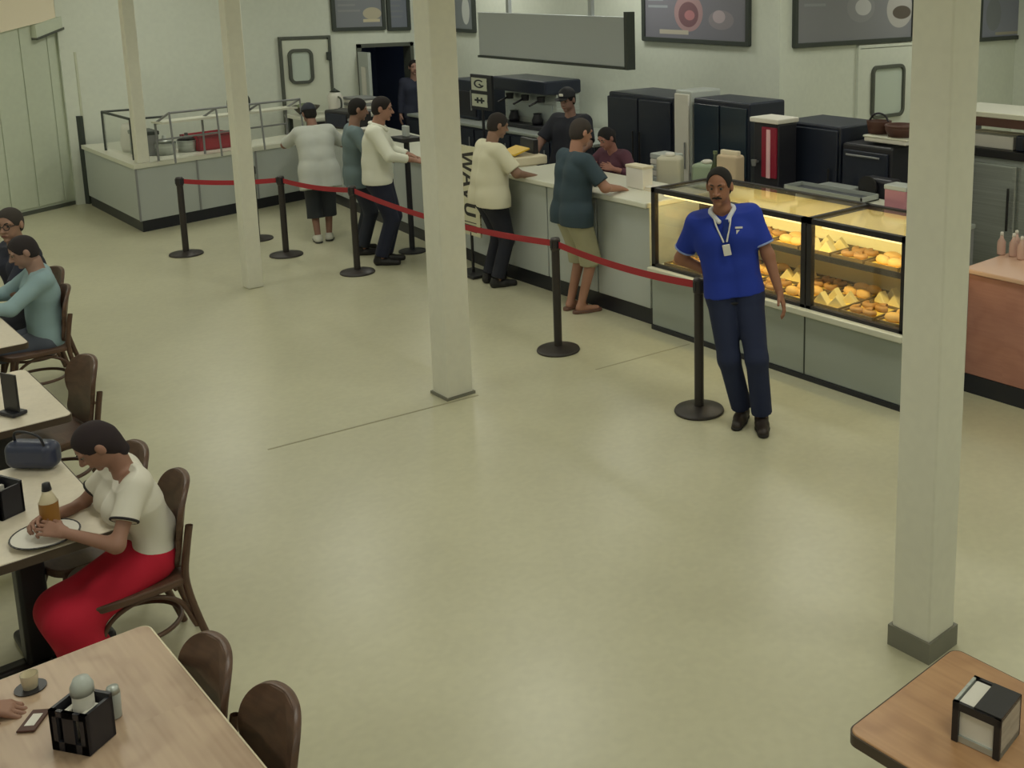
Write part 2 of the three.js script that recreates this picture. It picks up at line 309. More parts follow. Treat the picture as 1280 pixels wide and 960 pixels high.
  if (S.hair !== 'bald') {
    const hs = [ell(ho(0, 0.036, -0.014), [0.0835, 0.093, 0.1], hq), ell(ho(0, -0.01, -0.04), [0.074, 0.085, 0.072], hq)];
    if (S.hair === 'bun') hs.push(ell(ho(0, 0.0, -0.115), [0.045, 0.048, 0.04], hq), cap(ho(0, 0, -0.06), ho(0, -0.09, -0.07), 0.07, 0.045));
    if (S.hair === 'bob') hs.push(cap(ho(0, 0, -0.05), ho(0, -0.1, -0.055), 0.068, 0.045));
    if (S.hair === 'long') hs.push(cap(ho(0.03, -0.02, -0.05), ho(0.055, -0.13, -0.02), 0.06, 0.035), cap(ho(-0.03, -0.02, -0.05), ho(-0.055, -0.13, -0.02), 0.06, 0.035), cap(ho(0, -0.02, -0.07), ho(0, -0.14, -0.05), 0.06, 0.05));
    part('hair', meshOf(hs, 0.02, Math.max(0.005, S.fine), (d, x, y, z) => { d = Math.max(d, -faceCut(x, y, z)); return S.hair === 'bun' || S.hair === 'long' || S.hair === 'bob' ? d : Math.max(d, under(x, y, z)); }), hm, root);
  }
  if (S.cap !== undefined) {
    const c = part('cap', meshOf([ell(ho(0, 0.045, -0.01), [0.09, 0.1, 0.11], hq)], 0.01, 0.006, (d, x, y, z) => Math.max(d, plane(ho(0, 0.045, 0), V(0, -1, 0.1).applyQuaternion(hq))(x, y, z))), mat(S.cap, 0.7), root);
    part('brim', meshOf([ell(ho(0, 0.046, 0.1), [0.075, 0.01, 0.075], hq)], 0.01, 0.005), mat(S.cap, 0.7), c);
    if (S.capBadge) { const b = part('badge', new RoundedBoxGeometry(0.05, 0.03, 0.012, 2, 0.005), M.white, c); b.position.copy(ho(0, 0.088, 0.097)); b.quaternion.copy(hq); }
  }
  // clothes
  const tp = S.top, tg = tp.grow ?? 0.018, hemP = Pv.clone().addScaledVector(spine, -(tp.hem ?? 0.1)), hem = plane(hemP, spine.clone().negate()), neckCut = plane(o(neck, 0, tp.neck ?? 0.005, 0), spine.clone().addScaledVector(cf, tp.scoop ?? 0.35).normalize());
  const topF = torso(tg), slF = [];
  if (tp.hem > 0.08) for (const s of [1, -1]) topF.push(cap(o(Pv, s * 0.085 * G, 0, -0.01, hx), o(Pv, s * 0.09 * G, -tp.hem - 0.1, 0, hx), 0.108 * G, 0.112 * G, tg));
  for (const i of [0, 1]) {
    if (tp.sleeve === 'long') slF.push(upper(i, 0.016), fore(i, 0.013, null, tp.cuff ?? 0.93));
    else if (tp.sleeve === 'short') slF.push(cap(sh[i], sh[i].clone().lerp(arms[i].e, tp.sleeveLen ?? 0.66), 0.056 * (0.5 + 0.5 * G), 0.058 * (0.5 + 0.5 * G), 0.012, null, 1));
    else slF.push(upper(i, 0.016, null, 0.2));
  }
  const tMat = cloth(tp.color), shirt = part(tp.name ?? 'shirt', (() => { const tj = join(topF, 0.035), sj = join(slF, 0.02), c = Math.min(cell, 0.013), [lo, hi] = bounds([...topF, ...slF], c * 2.5); return mesher((x, y, z) => smin(Math.max(tj(x, y, z), hem(x, y, z), neckCut(x, y, z)), sj(x, y, z), 0.035), lo, hi, c); })(), tMat, root);
  const cutRing = (i, t, r, m) => { const d = arms[i].e.clone().sub(sh[i]).normalize(), c = sh[i].clone().lerp(arms[i].e, t); part('sleeve_trim', new THREE.TorusGeometry(r, 0.007, 8, 28).applyQuaternion(new THREE.Quaternion().setFromUnitVectors(V(0, 0, 1), d)).translate(...c.toArray()), m, shirt); };
  if (tp.trim !== undefined) { const tm = cloth(tp.trim); for (const i of [0, 1]) cutRing(i, (tp.sleeveLen ?? 0.66) - 0.02, 0.0685 * (0.5 + 0.5 * G), tm); }
  if (tp.collar !== undefined) {
    const cm = cloth(tp.collar), nq = new THREE.Quaternion().setFromRotationMatrix(new THREE.Matrix4().makeBasis(cx, spine, cf)), cc = o(neck, 0, -0.005, 0.012);
    const wings = [1, -1].flatMap((s) => [tube([[0, 0.028, -0.072], [s * 0.05, 0.026, -0.055], [s * 0.078, 0.012, 0], [s * 0.06, -0.012, 0.06], [s * 0.028, -0.05, 0.1]].map((p) => V(...p).applyQuaternion(nq).add(cc).toArray()), 0.0165, 24, 8), new THREE.SphereGeometry(0.0165, 10, 8).translate(...V(s * 0.028, -0.05, 0.1).applyQuaternion(nq).add(cc).toArray())]);
    part('collar', wings, cm, shirt);
  }
  // legs
  const bt = S.bottom; let bF = []; const sk = bt.slim ?? 1;
  const waist0 = plane(Pv.clone().addScaledVector(spine, 0.07), spine);
  const waist = waist0, hips = (f) => { const g = (x, y, z) => Math.max(f(x, y, z), waist(x, y, z)); g.box = f.box; return g; };
  if (bt.kind === 'skirt') {
    for (const i of [0, 1]) { bF.push(cap(o(Pv, (i ? -1 : 1) * 0.07 * G, -0.01, -0.01, hx), legs[i].e, 0.118 * G + 0.008, 0.085 * sk, 0.012), cap(legs[i].e, legs[i].e.clone().lerp(legs[i].h, bt.len ?? 0.75).add(V((i ? -1 : 1) * 0.03, 0, 0)), 0.085 * sk, 0.11 * sk, 0.012, null, 1)); }
    bF.push(cap(legs[0].e.clone().lerp(legs[1].e, 0.5), legs[0].h.clone().lerp(legs[1].h, 0.5).lerp(legs[0].e.clone().lerp(legs[1].e, 0.5), 1 - (bt.len ?? 0.75)), 0.08, 0.1, 0.012, null, 1));
  } else for (const i of [0, 1]) {
    bF.push(hips(cap(o(Pv, (i ? -1 : 1) * 0.07 * G, 0.06, -0.01, hx), hip[i], 0.102 * G, 0.098 * G, 0.012)));
    if (bt.kind === 'shorts') bF.push(thigh(i, 0.026), cap(legs[i].e.clone().lerp(hip[i], 0.3), legs[i].e.clone().lerp(legs[i].h, bt.len ?? 0.05), 0.09, 0.098, 0, null, 1));
    else bF.push(thigh(i, 0.02), shin(i, 0.019, null, 0.97, 0.016));
  }
  if (!S.noBottom) part(bt.kind === 'skirt' ? 'skirt' : bt.kind === 'shorts' ? 'shorts' : 'trousers', meshOf(bF, bt.kind === 'skirt' ? 0.09 : 0.03, cell), cloth(bt.color), root);
  // shoes
  for (const i of [0, 1]) {
    const L = legs[i], t = L.A.toe + S.hipTurn, f = V(Math.sin(t), 0, Math.cos(t)), fl = L.h.y - 0.085, b = V(L.h.x, fl, L.h.z), q = (z, y) => b.clone().addScaledVector(f, z).add(V(0, y, 0));
    const sandal = S.shoes.sandal, fs = sandal ? [cap(q(-0.05, 0.012), q(0.05, 0.012), 0.036, 0.044), cap(q(0.05, 0.012), q(0.16, 0.012), 0.044, 0.036)] : [cap(q(-0.035, 0.04), q(0.06, 0.035), 0.045, 0.044), cap(q(0.05, 0.032), q(0.165, 0.026), 0.044, 0.036), cap(q(-0.03, 0.05), q(-0.02, 0.1), 0.044, 0.046, 0, null, 1)];
    part('shoe', meshOf(fs, 0.02, 0.008, (d, x, y, z) => Math.max(d, fl - y, sandal ? y - fl - 0.03 : -1)), mat(S.shoes.color, 0.5), root);
    if (!sandal && S.shoes.sole) part('shoe_sole', meshOf([cap(q(-0.04, 0.012), q(0.06, 0.012), 0.048, 0.048), cap(q(0.06, 0.012), q(0.17, 0.012), 0.048, 0.038)], 0.02, 0.008, (d, x, y, z) => Math.max(d, fl - y, y - fl - 0.022)), mat(S.shoes.sole, 0.6), root);
  }
  return { root, shirt, o, Ch, neck, cf, cx, spine, ho, hq, arms };
}
// ---------- the room ----------
const CEIL = LAMP.ceiling, WX = -16.3, BZ = -9.6, CX = -8.6;
const floor = struct('floor', bb(-19, -0.12, -15.2, 7.2, 0, 7.2), M.floor);
const seam = (a, b, w) => { const g = new THREE.BoxGeometry(a.distanceTo(b), 0.002, w); g.rotateY(-Math.atan2(b.z - a.z, b.x - a.x)); g.translate((a.x + b.x) / 2, 0.001, (a.z + b.z) / 2); return g; };
part('floor_joint', seam(P(335, 562), P(598, 494), 0.016), M.joint, floor);
part('floor_joint', seam(P(745, 462), P(862, 430), 0.014), M.joint, floor);
struct('ceiling', bb(-19, CEIL, -15.2, 7.2, CEIL + 0.15, 7.2), M.ceiling);
// angled wall at the left, running from the serving counter towards the viewer
const la = P(112, 251), lb0 = P(0, 277), ld = lb0.clone().sub(la).normalize(), lb = la.clone().addScaledVector(ld, 5.2), lang = -Math.atan2(ld.z, ld.x), llen = 5.2;
const lw = struct('wall_left', bx(llen, CEIL, 0.2, llen / 2, 0, 0.1), M.wallLeft); lw.position.copy(la); lw.rotation.y = lang;
part('baseboard', bx(llen, 0.05, 0.015, llen / 2, 0, -0.0075), M.lineDark, lw);
// siding boards of the angled wall, each a shallow raised strip
for (let k = 0; k < 13; k++) part('panel', bx(0.385, 2.5, 0.012, 0.2 + k * 0.4, 0.08, -0.006, 0.004), M.wallLeft, lw);
// sloping cream bulkhead and the pelmet below it, on the angled wall and on round the corner
const slope = (pts, d) => { const s = new THREE.Shape(pts.map(([x, y]) => new THREE.Vector2(x, y))); return boxUV(ext(s, d).translate(0, 0, -d)); };
part('bulkhead', slope([[0, 2.54], [llen, 1.62], [llen, CEIL], [0, CEIL]], 0.06), M.bulkhead, lw);
part('pelmet', slope([[0, 2.44], [0.62, 2.26], [0.62, 2.42], [0, 2.58]], 0.1), M.wallLeft, lw);
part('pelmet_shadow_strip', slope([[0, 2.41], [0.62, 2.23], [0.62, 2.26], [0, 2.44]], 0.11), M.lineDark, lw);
struct('wall_west', [bb(WX - 0.2, 0, -8.15, WX, CEIL, -3.98), bb(WX - 0.2, 1.95, -9.07, WX, CEIL, -8.15), bb(WX - 0.2, 0, BZ, WX, CEIL, -9.07)], M.wall);
struct('wall_back', bb(WX - 0.2, 0, BZ - 0.2, CX, CEIL, BZ), M.wall);
struct('wall_right', bb(CX - 0.2, 0, -15, CX, CEIL, BZ - 0.2), M.wall);
struct('wall_north', bb(CX, 0, -15.2, 7.2, CEIL, -15), M.wall);
struct('wall_east', bb(7, 0, -15, 7.2, CEIL, 7), M.wall);
struct('wall_south', bb(lb.x, 0, 7, 7.2, CEIL, 7.2), M.wall);
struct('wall_southwest', bb(lb.x - 0.2, 0, lb.z, lb.x, CEIL, 7.2), M.wall);
// dark passage behind the open doorway
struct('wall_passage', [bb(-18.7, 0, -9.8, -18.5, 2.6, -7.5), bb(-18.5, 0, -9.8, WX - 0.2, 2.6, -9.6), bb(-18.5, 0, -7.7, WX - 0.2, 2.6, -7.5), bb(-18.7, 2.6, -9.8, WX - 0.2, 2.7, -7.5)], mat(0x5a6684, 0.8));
{ const l = thing('ceiling_light', 'small dim round lamp on the ceiling of the dark passage', 'ceiling light', [-17.5, 2.6, -8.7]); part('housing', lathe([[0, -0.05], [0.12, -0.05], [0.14, 0], [0, 0]]), M.white, l); part('diffuser', cyl(0.1, 0.1, 0.01, 0, -0.06, 0), mat(0xffffff, 0.5, 0, { emissive: 0xcfdcff, emissiveIntensity: 0.6 }), l); const r = new THREE.RectAreaLight(0xcfdcff, 3.2, 0.2, 0.2); r.position.set(-17.5, 2.52, -8.7); r.lookAt(-17.5, 0, -8.7); scene.add(r); }
const open = struct('door_2', [bb(WX - 0.21, 0, -8.2, WX + 0.03, 2.0, -8.13), bb(WX - 0.21, 1.94, -9.12, WX + 0.03, 2.0, -8.13), bb(WX - 0.21, 0, -9.12, WX + 0.03, 2.0, -9.06)], M.lineDark);
const leaf = part('door_panel', bb(WX + 0.035, 0.02, -8.18, WX + 0.36, 1.88, -8.13), M.panel, open);
part('door_window', bb(WX + 0.13, 1.0, -8.13, WX + 0.27, 1.65, -8.122), M.white, leaf);
// closed kitchen door with a rounded window at the left
const d1a = PXX(350, 52, WX), d1b = PXX(408, 43, WX), d1 = struct('door_1', bb(WX, 0.02, d1b.z, WX + 0.03, 2.1, d1a.z), mat(0xd4d8c8, 0.55));
const fr = (z0, z1, h, t, x) => [bb(x, 0, z0 - t, x + 0.06, h + t, z0), bb(x, 0, z1, x + 0.06, h + t, z1 + t), bb(x, h, z0, x + 0.06, h + t, z1)];
part('door_frame', fr(d1b.z, d1a.z, 2.12, 0.035, WX), M.lineDark, d1);
function roundWindow(w, h, x, y, z, parent) {   // on a wall facing +x
  const f = part('window_frame', ext(ringShape(w, h, 0.1, 0.035), 0.035, 0.006).rotateY(Math.PI / 2).translate(x, y, z), M.lineDark, parent);
  part('window_pane', ext(rrShape(w - 0.06, h - 0.06, 0.07), 0.012).rotateY(Math.PI / 2).translate(x, y, z), mat(0xc4cfc4, 0.25), f);
}
{ const a = PXX(358, 62, WX), b = PXX(391, 103, WX); roundWindow(a.z - b.z, a.y - b.y, WX + 0.03, (a.y + b.y) / 2, (a.z + b.z) / 2, d1); }
part('door_hinge', bb(WX + 0.03, 1.78, d1b.z - 0.02, WX + 0.08, 1.9, d1b.z + 0.04), M.darkTrim, d1);
// closed pale door with a rounded window by the right-hand pillar
{ const a = PXX(1087, 83, CX), b = PXX(1125, 143, CX), zc = (a.z + b.z) / 2, d = struct('door_3', bb(CX, 0.02, zc - 0.6, CX + 0.03, 2.12, zc + 0.6), M.wall);
  part('door_frame', fr(zc - 0.6, zc + 0.6, 2.13, 0.04, CX - 0.02), M.wall, d);
  roundWindow(a.z - b.z, a.y - b.y, CX + 0.03, (a.y + b.y) / 2, zc, d);
}
// end of the angled wall: a narrow dark door edge with its lever handle
const d4 = struct('door_4', bx(0.09, 2.05, 0.06, -0.03, 0, 0), mat(0xc9ccb8, 0.6)); d4.position.copy(P(107, 252)).add(V(0.15, 0, -0.02)); d4.rotation.y = lang;
part('door_edge', bx(0.05, 1.2, 0.1, 0.04, 0, 0), M.darkTrim, d4);
part('door_handle', [rod([0.06, 0.78, -0.02], [0.06, 0.78, -0.14], 0.028), rod([0.06, 0.78, -0.14], [-0.1, 0.75, -0.15], 0.028)], M.black, d4);
// pillars, turned corner-on to the viewer
function pillar(name, corner, side, skirt) {
  const p = struct(name, bx(side, CEIL, side, 0, 0, 0, 0.012), M.pillar); p.position.set(corner.x - side / 2, 0, corner.z - side / 2);
  if (skirt) part('skirting', [bb(-side / 2 - 0.012, 0, side / 2, side / 2 + 0.012, skirt, side / 2 + 0.012), bb(side / 2, 0, -side / 2 - 0.012, side / 2 + 0.012, skirt, side / 2), bb(-side / 2 - 0.012, 0, -side / 2, -side / 2, skirt, side / 2), bb(-side / 2 - 0.012, 0, -side / 2 - 0.012, side / 2, skirt, -side / 2)], M.trim, p);
  return p;
}
pillar('pillar_1', P(311, 362), 0.15);
pillar('pillar_2', P(560, 501), 0.21, 0.02);
pillar('pillar_3', P(1160, 829), 0.2, 0.1);
{ const p = pillar('pillar_4', V(-13.93, 0, -4.09), 0.135); p.scale.y = (CEIL - 0.83) / CEIL; p.position.y = 0.83; }
// ceiling lights
const lampGlow = mat(0xffffff, 0.5, 0, { emissive: 0xfff8e0, emissiveIntensity: 3.2 }), lampBody = mat(0xe6e6dc, 0.5);
let firstLamp = null;
for (const z of [-12.4, -8.6, -5.0, -1.4, 2.6]) for (const x of [-14.4, -10.8, -7.2, -3.6, 0, 3.6]) {
  if (z < -12 && (x < -8 || x > 1)) continue;
  if (!firstLamp) { firstLamp = thing('ceiling_light', 'flat white fluorescent panel light on the ceiling', 'ceiling light', [x, CEIL, z], 0, 'fluorescent ceiling panels'); part('housing', bb(-0.65, -0.06, -0.33, 0.65, 0, 0.33), lampBody, firstLamp); part('diffuser', bb(-0.6, -0.07, -0.28, 0.6, -0.06, 0.28), lampGlow, firstLamp); }
  else copy(firstLamp, [x, CEIL, z], 0);
  const l = new THREE.RectAreaLight(LAMP.color, LAMP.intensity, 1.2, 0.56); l.position.set(x, CEIL - 0.08, z); l.lookAt(x, 0, z); scene.add(l);
}
// ---------- serving counters ----------
const ic = P(400, 246), FZ = -6.0;
{ // straight counter beside the display case
  const c = thing('serving_counter', 'pale grey serving counter with a white top, left of the glass display case', 'counter', [0, 0, 0]);
  for (const [x0, x1] of [[-9.1, -8.36], [-8.34, -7.6], [-7.58, -6.86]]) part('front_panel', bb(x0, 0.15, FZ - 0.6, x1, 1.05, FZ, 0.008), M.panel, c);
  part('worktop', bb(-9.12, 1.05, FZ - 0.72, -6.85, 1.1, FZ + 0.05, 0.012), M.counterTop, c);
  part('toe_kick', bb(-9.1, 0, FZ - 0.58, -6.86, 0.15, FZ - 0.02), M.kick, c);
}
{ // its far section bending away towards the left counter
  const a = V(-9.12, 0, FZ), L = ic.distanceTo(a), ang = -Math.atan2(ic.z - a.z, ic.x - a.x) + Math.PI;
  const c = thing('serving_counter', 'long far serving counter behind the queue, reaching to the left pillar', 'counter', a.toArray(), ang);
  for (let k = 0; k < 6; k++) part('front_panel', bb(-L * (k + 1) / 6 + 0.006, 0.14, -0.6, -L * k / 6 - 0.006, 0.97, 0, 0.008), M.panel, c);
  part('worktop', bb(-L, 0.97, -0.7, 0, 1.02, 0.05, 0.012), M.counterTop, c);
  part('toe_kick', bb(-L, 0, -0.58, 0, 0.14, -0.02), M.kick, c);
}
const lcorner = P(178, 291), lleft = P(113, 257);
{ // corner counter at the far left
  const A = [lleft.x, lleft.z], B = [lcorner.x, lcorner.z], C = [ic.x + 0.02, ic.z + 0.12], poly = (g) => [[A[0], A[1] + g], [B[0] + g, B[1] + g], [C[0] + g, C[1]], [C[0] - 0.7, C[1]], [B[0] - 0.75, B[1] - 0.8], [A[0], A[1] - 0.8]];
  const c = thing('serving_counter', 'pale grey corner counter below the glass guards by the left wall', 'counter', [0, 0, 0]);
  part('front_panel', prism(poly(0), 0.14, 0.78), M.panel, c);
  part('worktop', prism(poly(0.03), 0.78, 0.83), M.counterTop, c);
  part('toe_kick', prism(poly(-0.02), 0, 0.14), M.kick, c);
  const n = V(C[0] - B[0], 0, C[1] - B[1]);
  for (const t of [0, 0.32, 0.66]) { const s = part('panel_joint', bx(0.02, 0.64, 0.02), M.grey, c); s.position.set(B[0] + n.x * t + 0.004, 0.14, B[1] + n.z * t + 0.004); }
  // sneeze guards standing on it
  const dir = n.clone().normalize(), ang = -Math.atan2(dir.z, dir.x);
  const g = thing('sneeze_guard', 'short metal framed glass food guard by the wall, left of the thin pillar', 'food guard', [A[0] + 0.75, 0.83, A[1] - 0.06]);
  part('frame', [rod([0, 0, 0], [0, 0.5, 0], 0.016), rod([1.1, 0, 0], [1.1, 0.5, 0], 0.016), rod([0, 0.5, 0], [1.1, 0.5, 0], 0.016), rod([0, 0.5, 0], [0, 0.5, -0.4], 0.014), rod([1.1, 0.5, 0], [1.1, 0.5, -0.4], 0.014)], M.darkTrim, g);
  part('pane', bb(0.02, 0.03, -0.006, 1.08, 0.48, 0.006), M.glass, g);
  const g2 = thing('sneeze_guard', 'long metal framed glass food guard, right of the thin pillar', 'food guard', [B[0] - 0.12, 0.83, B[1] - 0.3], ang);
  part('frame', [0, 0.62, 1.24, 1.86].flatMap((x) => [rod([x, 0, 0], [x, 0.46, 0], 0.014), rod([x, 0.46, 0], [x, 0.6, 0.3], 0.014), rod([x, 0.6, 0.3], [x, 0, 0.34], 0.012)]).concat([rod([0, 0.46, 0], [1.86, 0.46, 0], 0.018), rod([0, 0.6, 0.3], [1.86, 0.6, 0.3], 0.014), rod([0, 0.25, 0], [1.86, 0.25, 0], 0.012)]), M.grey, g2);
  part('top_shelf', bb(-0.03, 0.46, -0.03, 1.9, 0.485, 0.2), M.counterTop, g2);
  part('arch', tube([[0.95, 0.5, 0.1], [0.95, 0.68, 0.12], [1.08, 0.74, 0.12], [1.2, 0.66, 0.12], [1.2, 0.5, 0.1]], 0.03, 24, 8), M.darkTrim, g2);
  for (const x of [0.03, 0.65, 1.27]) part('pane', bb(x, 0.03, -0.006, x + 0.56, 0.42, 0.006), M.glass, g2);
  // what stands behind the guards
  const rp = P(262, 186, 0.86);
  const box = thing('crate', 'red plastic crate behind the glass guard beside the far left pillar', 'crate', [rp.x - 0.28, 0.83, rp.z - 0.1], ang);
  part('shell', [bb(-0.26, 0, -0.17, 0.26, 0.02, 0.17), bb(-0.26, 0, 0.155, 0.26, 0.2, 0.17), bb(-0.26, 0, -0.17, 0.26, 0.2, -0.155), bb(-0.26, 0, -0.17, -0.245, 0.2, 0.17), bb(0.245, 0, -0.17, 0.26, 0.2, 0.17)], M.red, box);
  part('rim', [bb(-0.28, 0.17, -0.19, 0.28, 0.2, -0.17), bb(-0.28, 0.17, 0.17, 0.28, 0.2, 0.19)], mat(0x7c1c2c, 0.5), box);
  [[0.3, 0.21], [0.6, 0.19]].forEach(([t, w], i) => {
    const q = V(B[0], 0, B[1]).addScaledVector(dir, 0.25 + t).add(V(-0.45, 0.83, 0));
    const pn = thing('food_pan', i ? 'dark serving pan with lid behind the glass guard, nearer the red crate' : 'grey serving pan behind the glass guard, nearer the thin pillar', 'serving pan', q.toArray(), ang);
    part('pan', lathe([[0, 0], [w * 0.55, 0], [w * 0.62, 0.14], [w * 0.66, 0.15], [w * 0.6, 0.15], [w * 0.5, 0.02], [0, 0.02]]), M.steel, pn);
    part('lid', lathe([[0, 0.24], [0.02, 0.24], [0.025, 0.2], [w * 0.3, 0.19], [w * 0.62, 0.152], [0, 0.152]]), i ? M.darkMetal : M.steel, pn);
  });
  for (const [k, x, lab] of [[0, 0.35, 'white paper sack standing behind the left glass guard'], [1, 0.75, 'grey patterned box standing behind the left glass guard by the thin pillar']]) {
    const s = thing(k ? 'box' : 'paper_sack', lab, k ? 'box' : 'sack', [A[0] + 0.75 + x, 0.83, A[1] - 0.3]);
    if (k) { part('carton', bb(-0.17, 0, -0.12, 0.17, 0.28, 0.12, 0.01), M.grey, s); part('lid', bb(-0.18, 0.26, -0.13, 0.18, 0.31, 0.13, 0.01), M.darkTrim, s); }
    else { part('bag', lathe([[0, 0], [0.14, 0], [0.16, 0.1], [0.14, 0.3], [0.12, 0.36], [0.1, 0.34], [0, 0.3]], 14), M.white, s); part('fold', bb(-0.11, 0.33, -0.02, 0.11, 0.4, 0.02, 0.015), M.white, s); }
  }
}
// ---------- lit glass display case ----------
const DX0 = -6.78, DX1 = -4.15, DZ = -5.95, DB = -6.72, DH0 = 0.56, DH1 = 1.25, DM = -5.05;
{
  const d = thing('display_case', 'long glass food display case with dark frame, lit yellow inside', 'display case', [0, 0, 0]);
  part('base_cabinet', bb(DX0, 0.04, DB, DX1, DH0 - 0.05, DZ, 0.006), mat(0xa0a8a2, 0.4, 0.1), d);
  for (const x of [-5.9, DM]) part('panel_joint', bb(x - 0.006, 0.04, DZ, x + 0.006, DH0 - 0.05, DZ + 0.003), M.darkTrim, d);
  part('ledge', bb(DX0 - 0.01, DH0 - 0.05, DB, DX1 + 0.01, DH0, DZ + 0.05, 0.01), M.counterTop, d);
  part('toe_kick', bb(DX0, 0, DB, DX1, 0.04, DZ + 0.012), M.kick, d);
  const t = 0.022;
  for (const x of [DX0 + t, DM - 0.028, DM + 0.028, DX1 - t]) part('post', bb(x - t, DH0, DZ - 2 * t, x + t, DH1, DZ), M.darkMetal, d);
  for (const x of [DX0 + t, DX1 - t]) part('post', bb(x - t, DH0, DB, x + t, DH1, DB + 2 * t), M.darkMetal, d);
  part('frame_rail', bb(DX0, DH1 - 0.04, DZ - 2 * t, DX1, DH1, DZ), M.darkMetal, d);
  part('frame_rail', bb(DX0, DH1 - 0.04, DB, DX1, DH1, DB + 2 * t), M.darkMetal, d);
  part('frame_rail', bb(DX0, DH0, DZ - 2 * t, DX1, DH0 + 0.025, DZ), M.darkMetal, d);
  for (const x of [DX0 + t, DM, DX1 - t]) part('frame_rail', bb(x - 0.018, DH1 - 0.035, DB, x + 0.018, DH1, DZ), M.darkMetal, d);
  for (const [a, b] of [[DX0 + 0.05, DM - 0.055], [DM + 0.055, DX1 - 0.05]]) {
    part('front_pane', bb(a, DH0 + 0.025, DZ - 0.026, b, DH1 - 0.04, DZ - 0.018), M.glass, d);
    part('top_pane', bb(a, DH1 - 0.016, DB + 0.05, b, DH1 - 0.008, DZ - 0.05), M.glass, d);
  }
  for (const x of [DX0 + t, DX1 - t]) part('side_pane', bb(x - 0.004, DH0, DB + 0.05, x + 0.004, DH1 - 0.04, DZ - 0.05), M.glass, d);
  part('back_panel', bb(DX0 + 0.05, DH0, DB - 0.01, DX1 - 0.05, DH1 - 0.04, DB + 0.01), mat(0xf0e6b4, 0.5), d);
  const sh = part('shelf', bb(DX0 + 0.05, 0.86, DB + 0.03, DX1 - 0.05, 0.875, -6.3), mat(0xe8dca4, 0.35), d);
  part('shelf_edge', bb(DX0 + 0.05, 0.84, -6.3, DX1 - 0.05, 0.885, -6.285), M.darkMetal, sh);
  const tubeMat = mat(0xffffff, 0.5, 0, { emissive: 0xffe9a0, emissiveIntensity: 1.6 });
  for (const [a, b] of [[DX0 + 0.1, DM - 0.1], [DM + 0.1, DX1 - 0.1]]) {
    part('light_tube', rod([a, DH1 - 0.06, DZ - 0.07], [b, DH1 - 0.06, DZ - 0.07], 0.012), tubeMat, d);
    const l = new THREE.RectAreaLight(CASE_LAMP.color, CASE_LAMP.intensity, b - a, 0.05); l.position.set((a + b) / 2, DH1 - 0.075, DZ - 0.085); l.lookAt((a + b) / 2, 0.75, DZ - 0.42); scene.add(l);
  }
}
// trays of food inside: two rows, every tray and pastry on its own
{
  const tray = thing('food_tray', 'yellow lined food tray on the upper shelf inside the lit display case', 'tray', [0, 0, 0], 0, 'trays on the upper shelf of the display case');
  part('liner', bb(-0.135, 0.008, -0.15, 0.135, 0.014, 0.15), mat(0xf0d468, 0.6), tray);
  part('rim', [bb(-0.15, 0, -0.17, 0.15, 0.008, 0.17), bb(-0.15, 0, 0.155, 0.15, 0.03, 0.17), bb(-0.15, 0, -0.17, 0.15, 0.03, -0.155), bb(-0.15, 0, -0.17, -0.135, 0.03, 0.17), bb(0.135, 0, -0.17, 0.15, 0.03, 0.17)], mat(0x6e5c3c, 0.5), tray);
  const kinds = [
    ['bread_roll', 'golden bread roll on a yellow tray in the lit display case', 'bread roll', 'bread rolls in the display case', mat(0xe2b870, 0.6), lathe([[0, 0], [0.05, 0], [0.062, 0.02], [0.052, 0.045], [0.03, 0.058], [0, 0.062]], 16).scale(1.25, 1, 0.8)],
    ['sandwich', 'pale wrapped sandwich on a yellow tray in the lit display case', 'sandwich', 'sandwiches in the display case', mat(0xe6d8a0, 0.55), ext((() => { const s = new THREE.Shape(); s.moveTo(-0.065, 0); s.lineTo(0.065, 0); s.lineTo(0, 0.075); s.closePath(); return s; })(), 0.05, 0.008)],
    ['pastry', 'brown glazed pastry on a yellow tray in the lit display case', 'pastry', 'pastries in the display case', mat(0xb0844c, 0.5), new THREE.TorusGeometry(0.042, 0.022, 10, 20, 4.2).rotateX(Math.PI / 2).translate(0, 0.022, 0)],
  ];
  const protos = {}; let first = true, k = 0;
  for (const [y, z, lower] of [[0.876, -6.48, 0], [0.561, -6.2, 1], [0.561, -6.52, 2]]) for (let i = 0; i < 8; i++) {
    const x = DX0 + 0.22 + i * 0.322;
    if (first) { tray.position.set(x, y, z); first = false; } else copy(tray, [x, y, z], 0, lower ? (lower === 1 ? 'yellow lined food tray on the floor of the lit display case, in the front row' : 'yellow lined food tray on the floor of the lit display case, in the back row') : null, lower ? (lower === 1 ? 'front trays on the floor of the display case' : 'back trays on the floor of the display case') : null);
    const kind = kinds[k++ % 3];
    for (let q = 0; q < 4; q++) {
      const pos = [x + (q % 2 ? 0.062 : -0.062) + rr(-0.008, 0.008), y + 0.0145, z + (q < 2 ? 0.07 : -0.07) + rr(-0.008, 0.008) - (kind[0] === 'sandwich' ? 0.02 : 0)], turn = rr(-0.5, 0.5);
      if (!protos[kind[0]]) protos[kind[0]] = single(kind[0], kind[1], kind[2], kind[5], kind[4], pos, turn, kind[3]); else copy(protos[kind[0]], pos, turn);
    }
  }
}
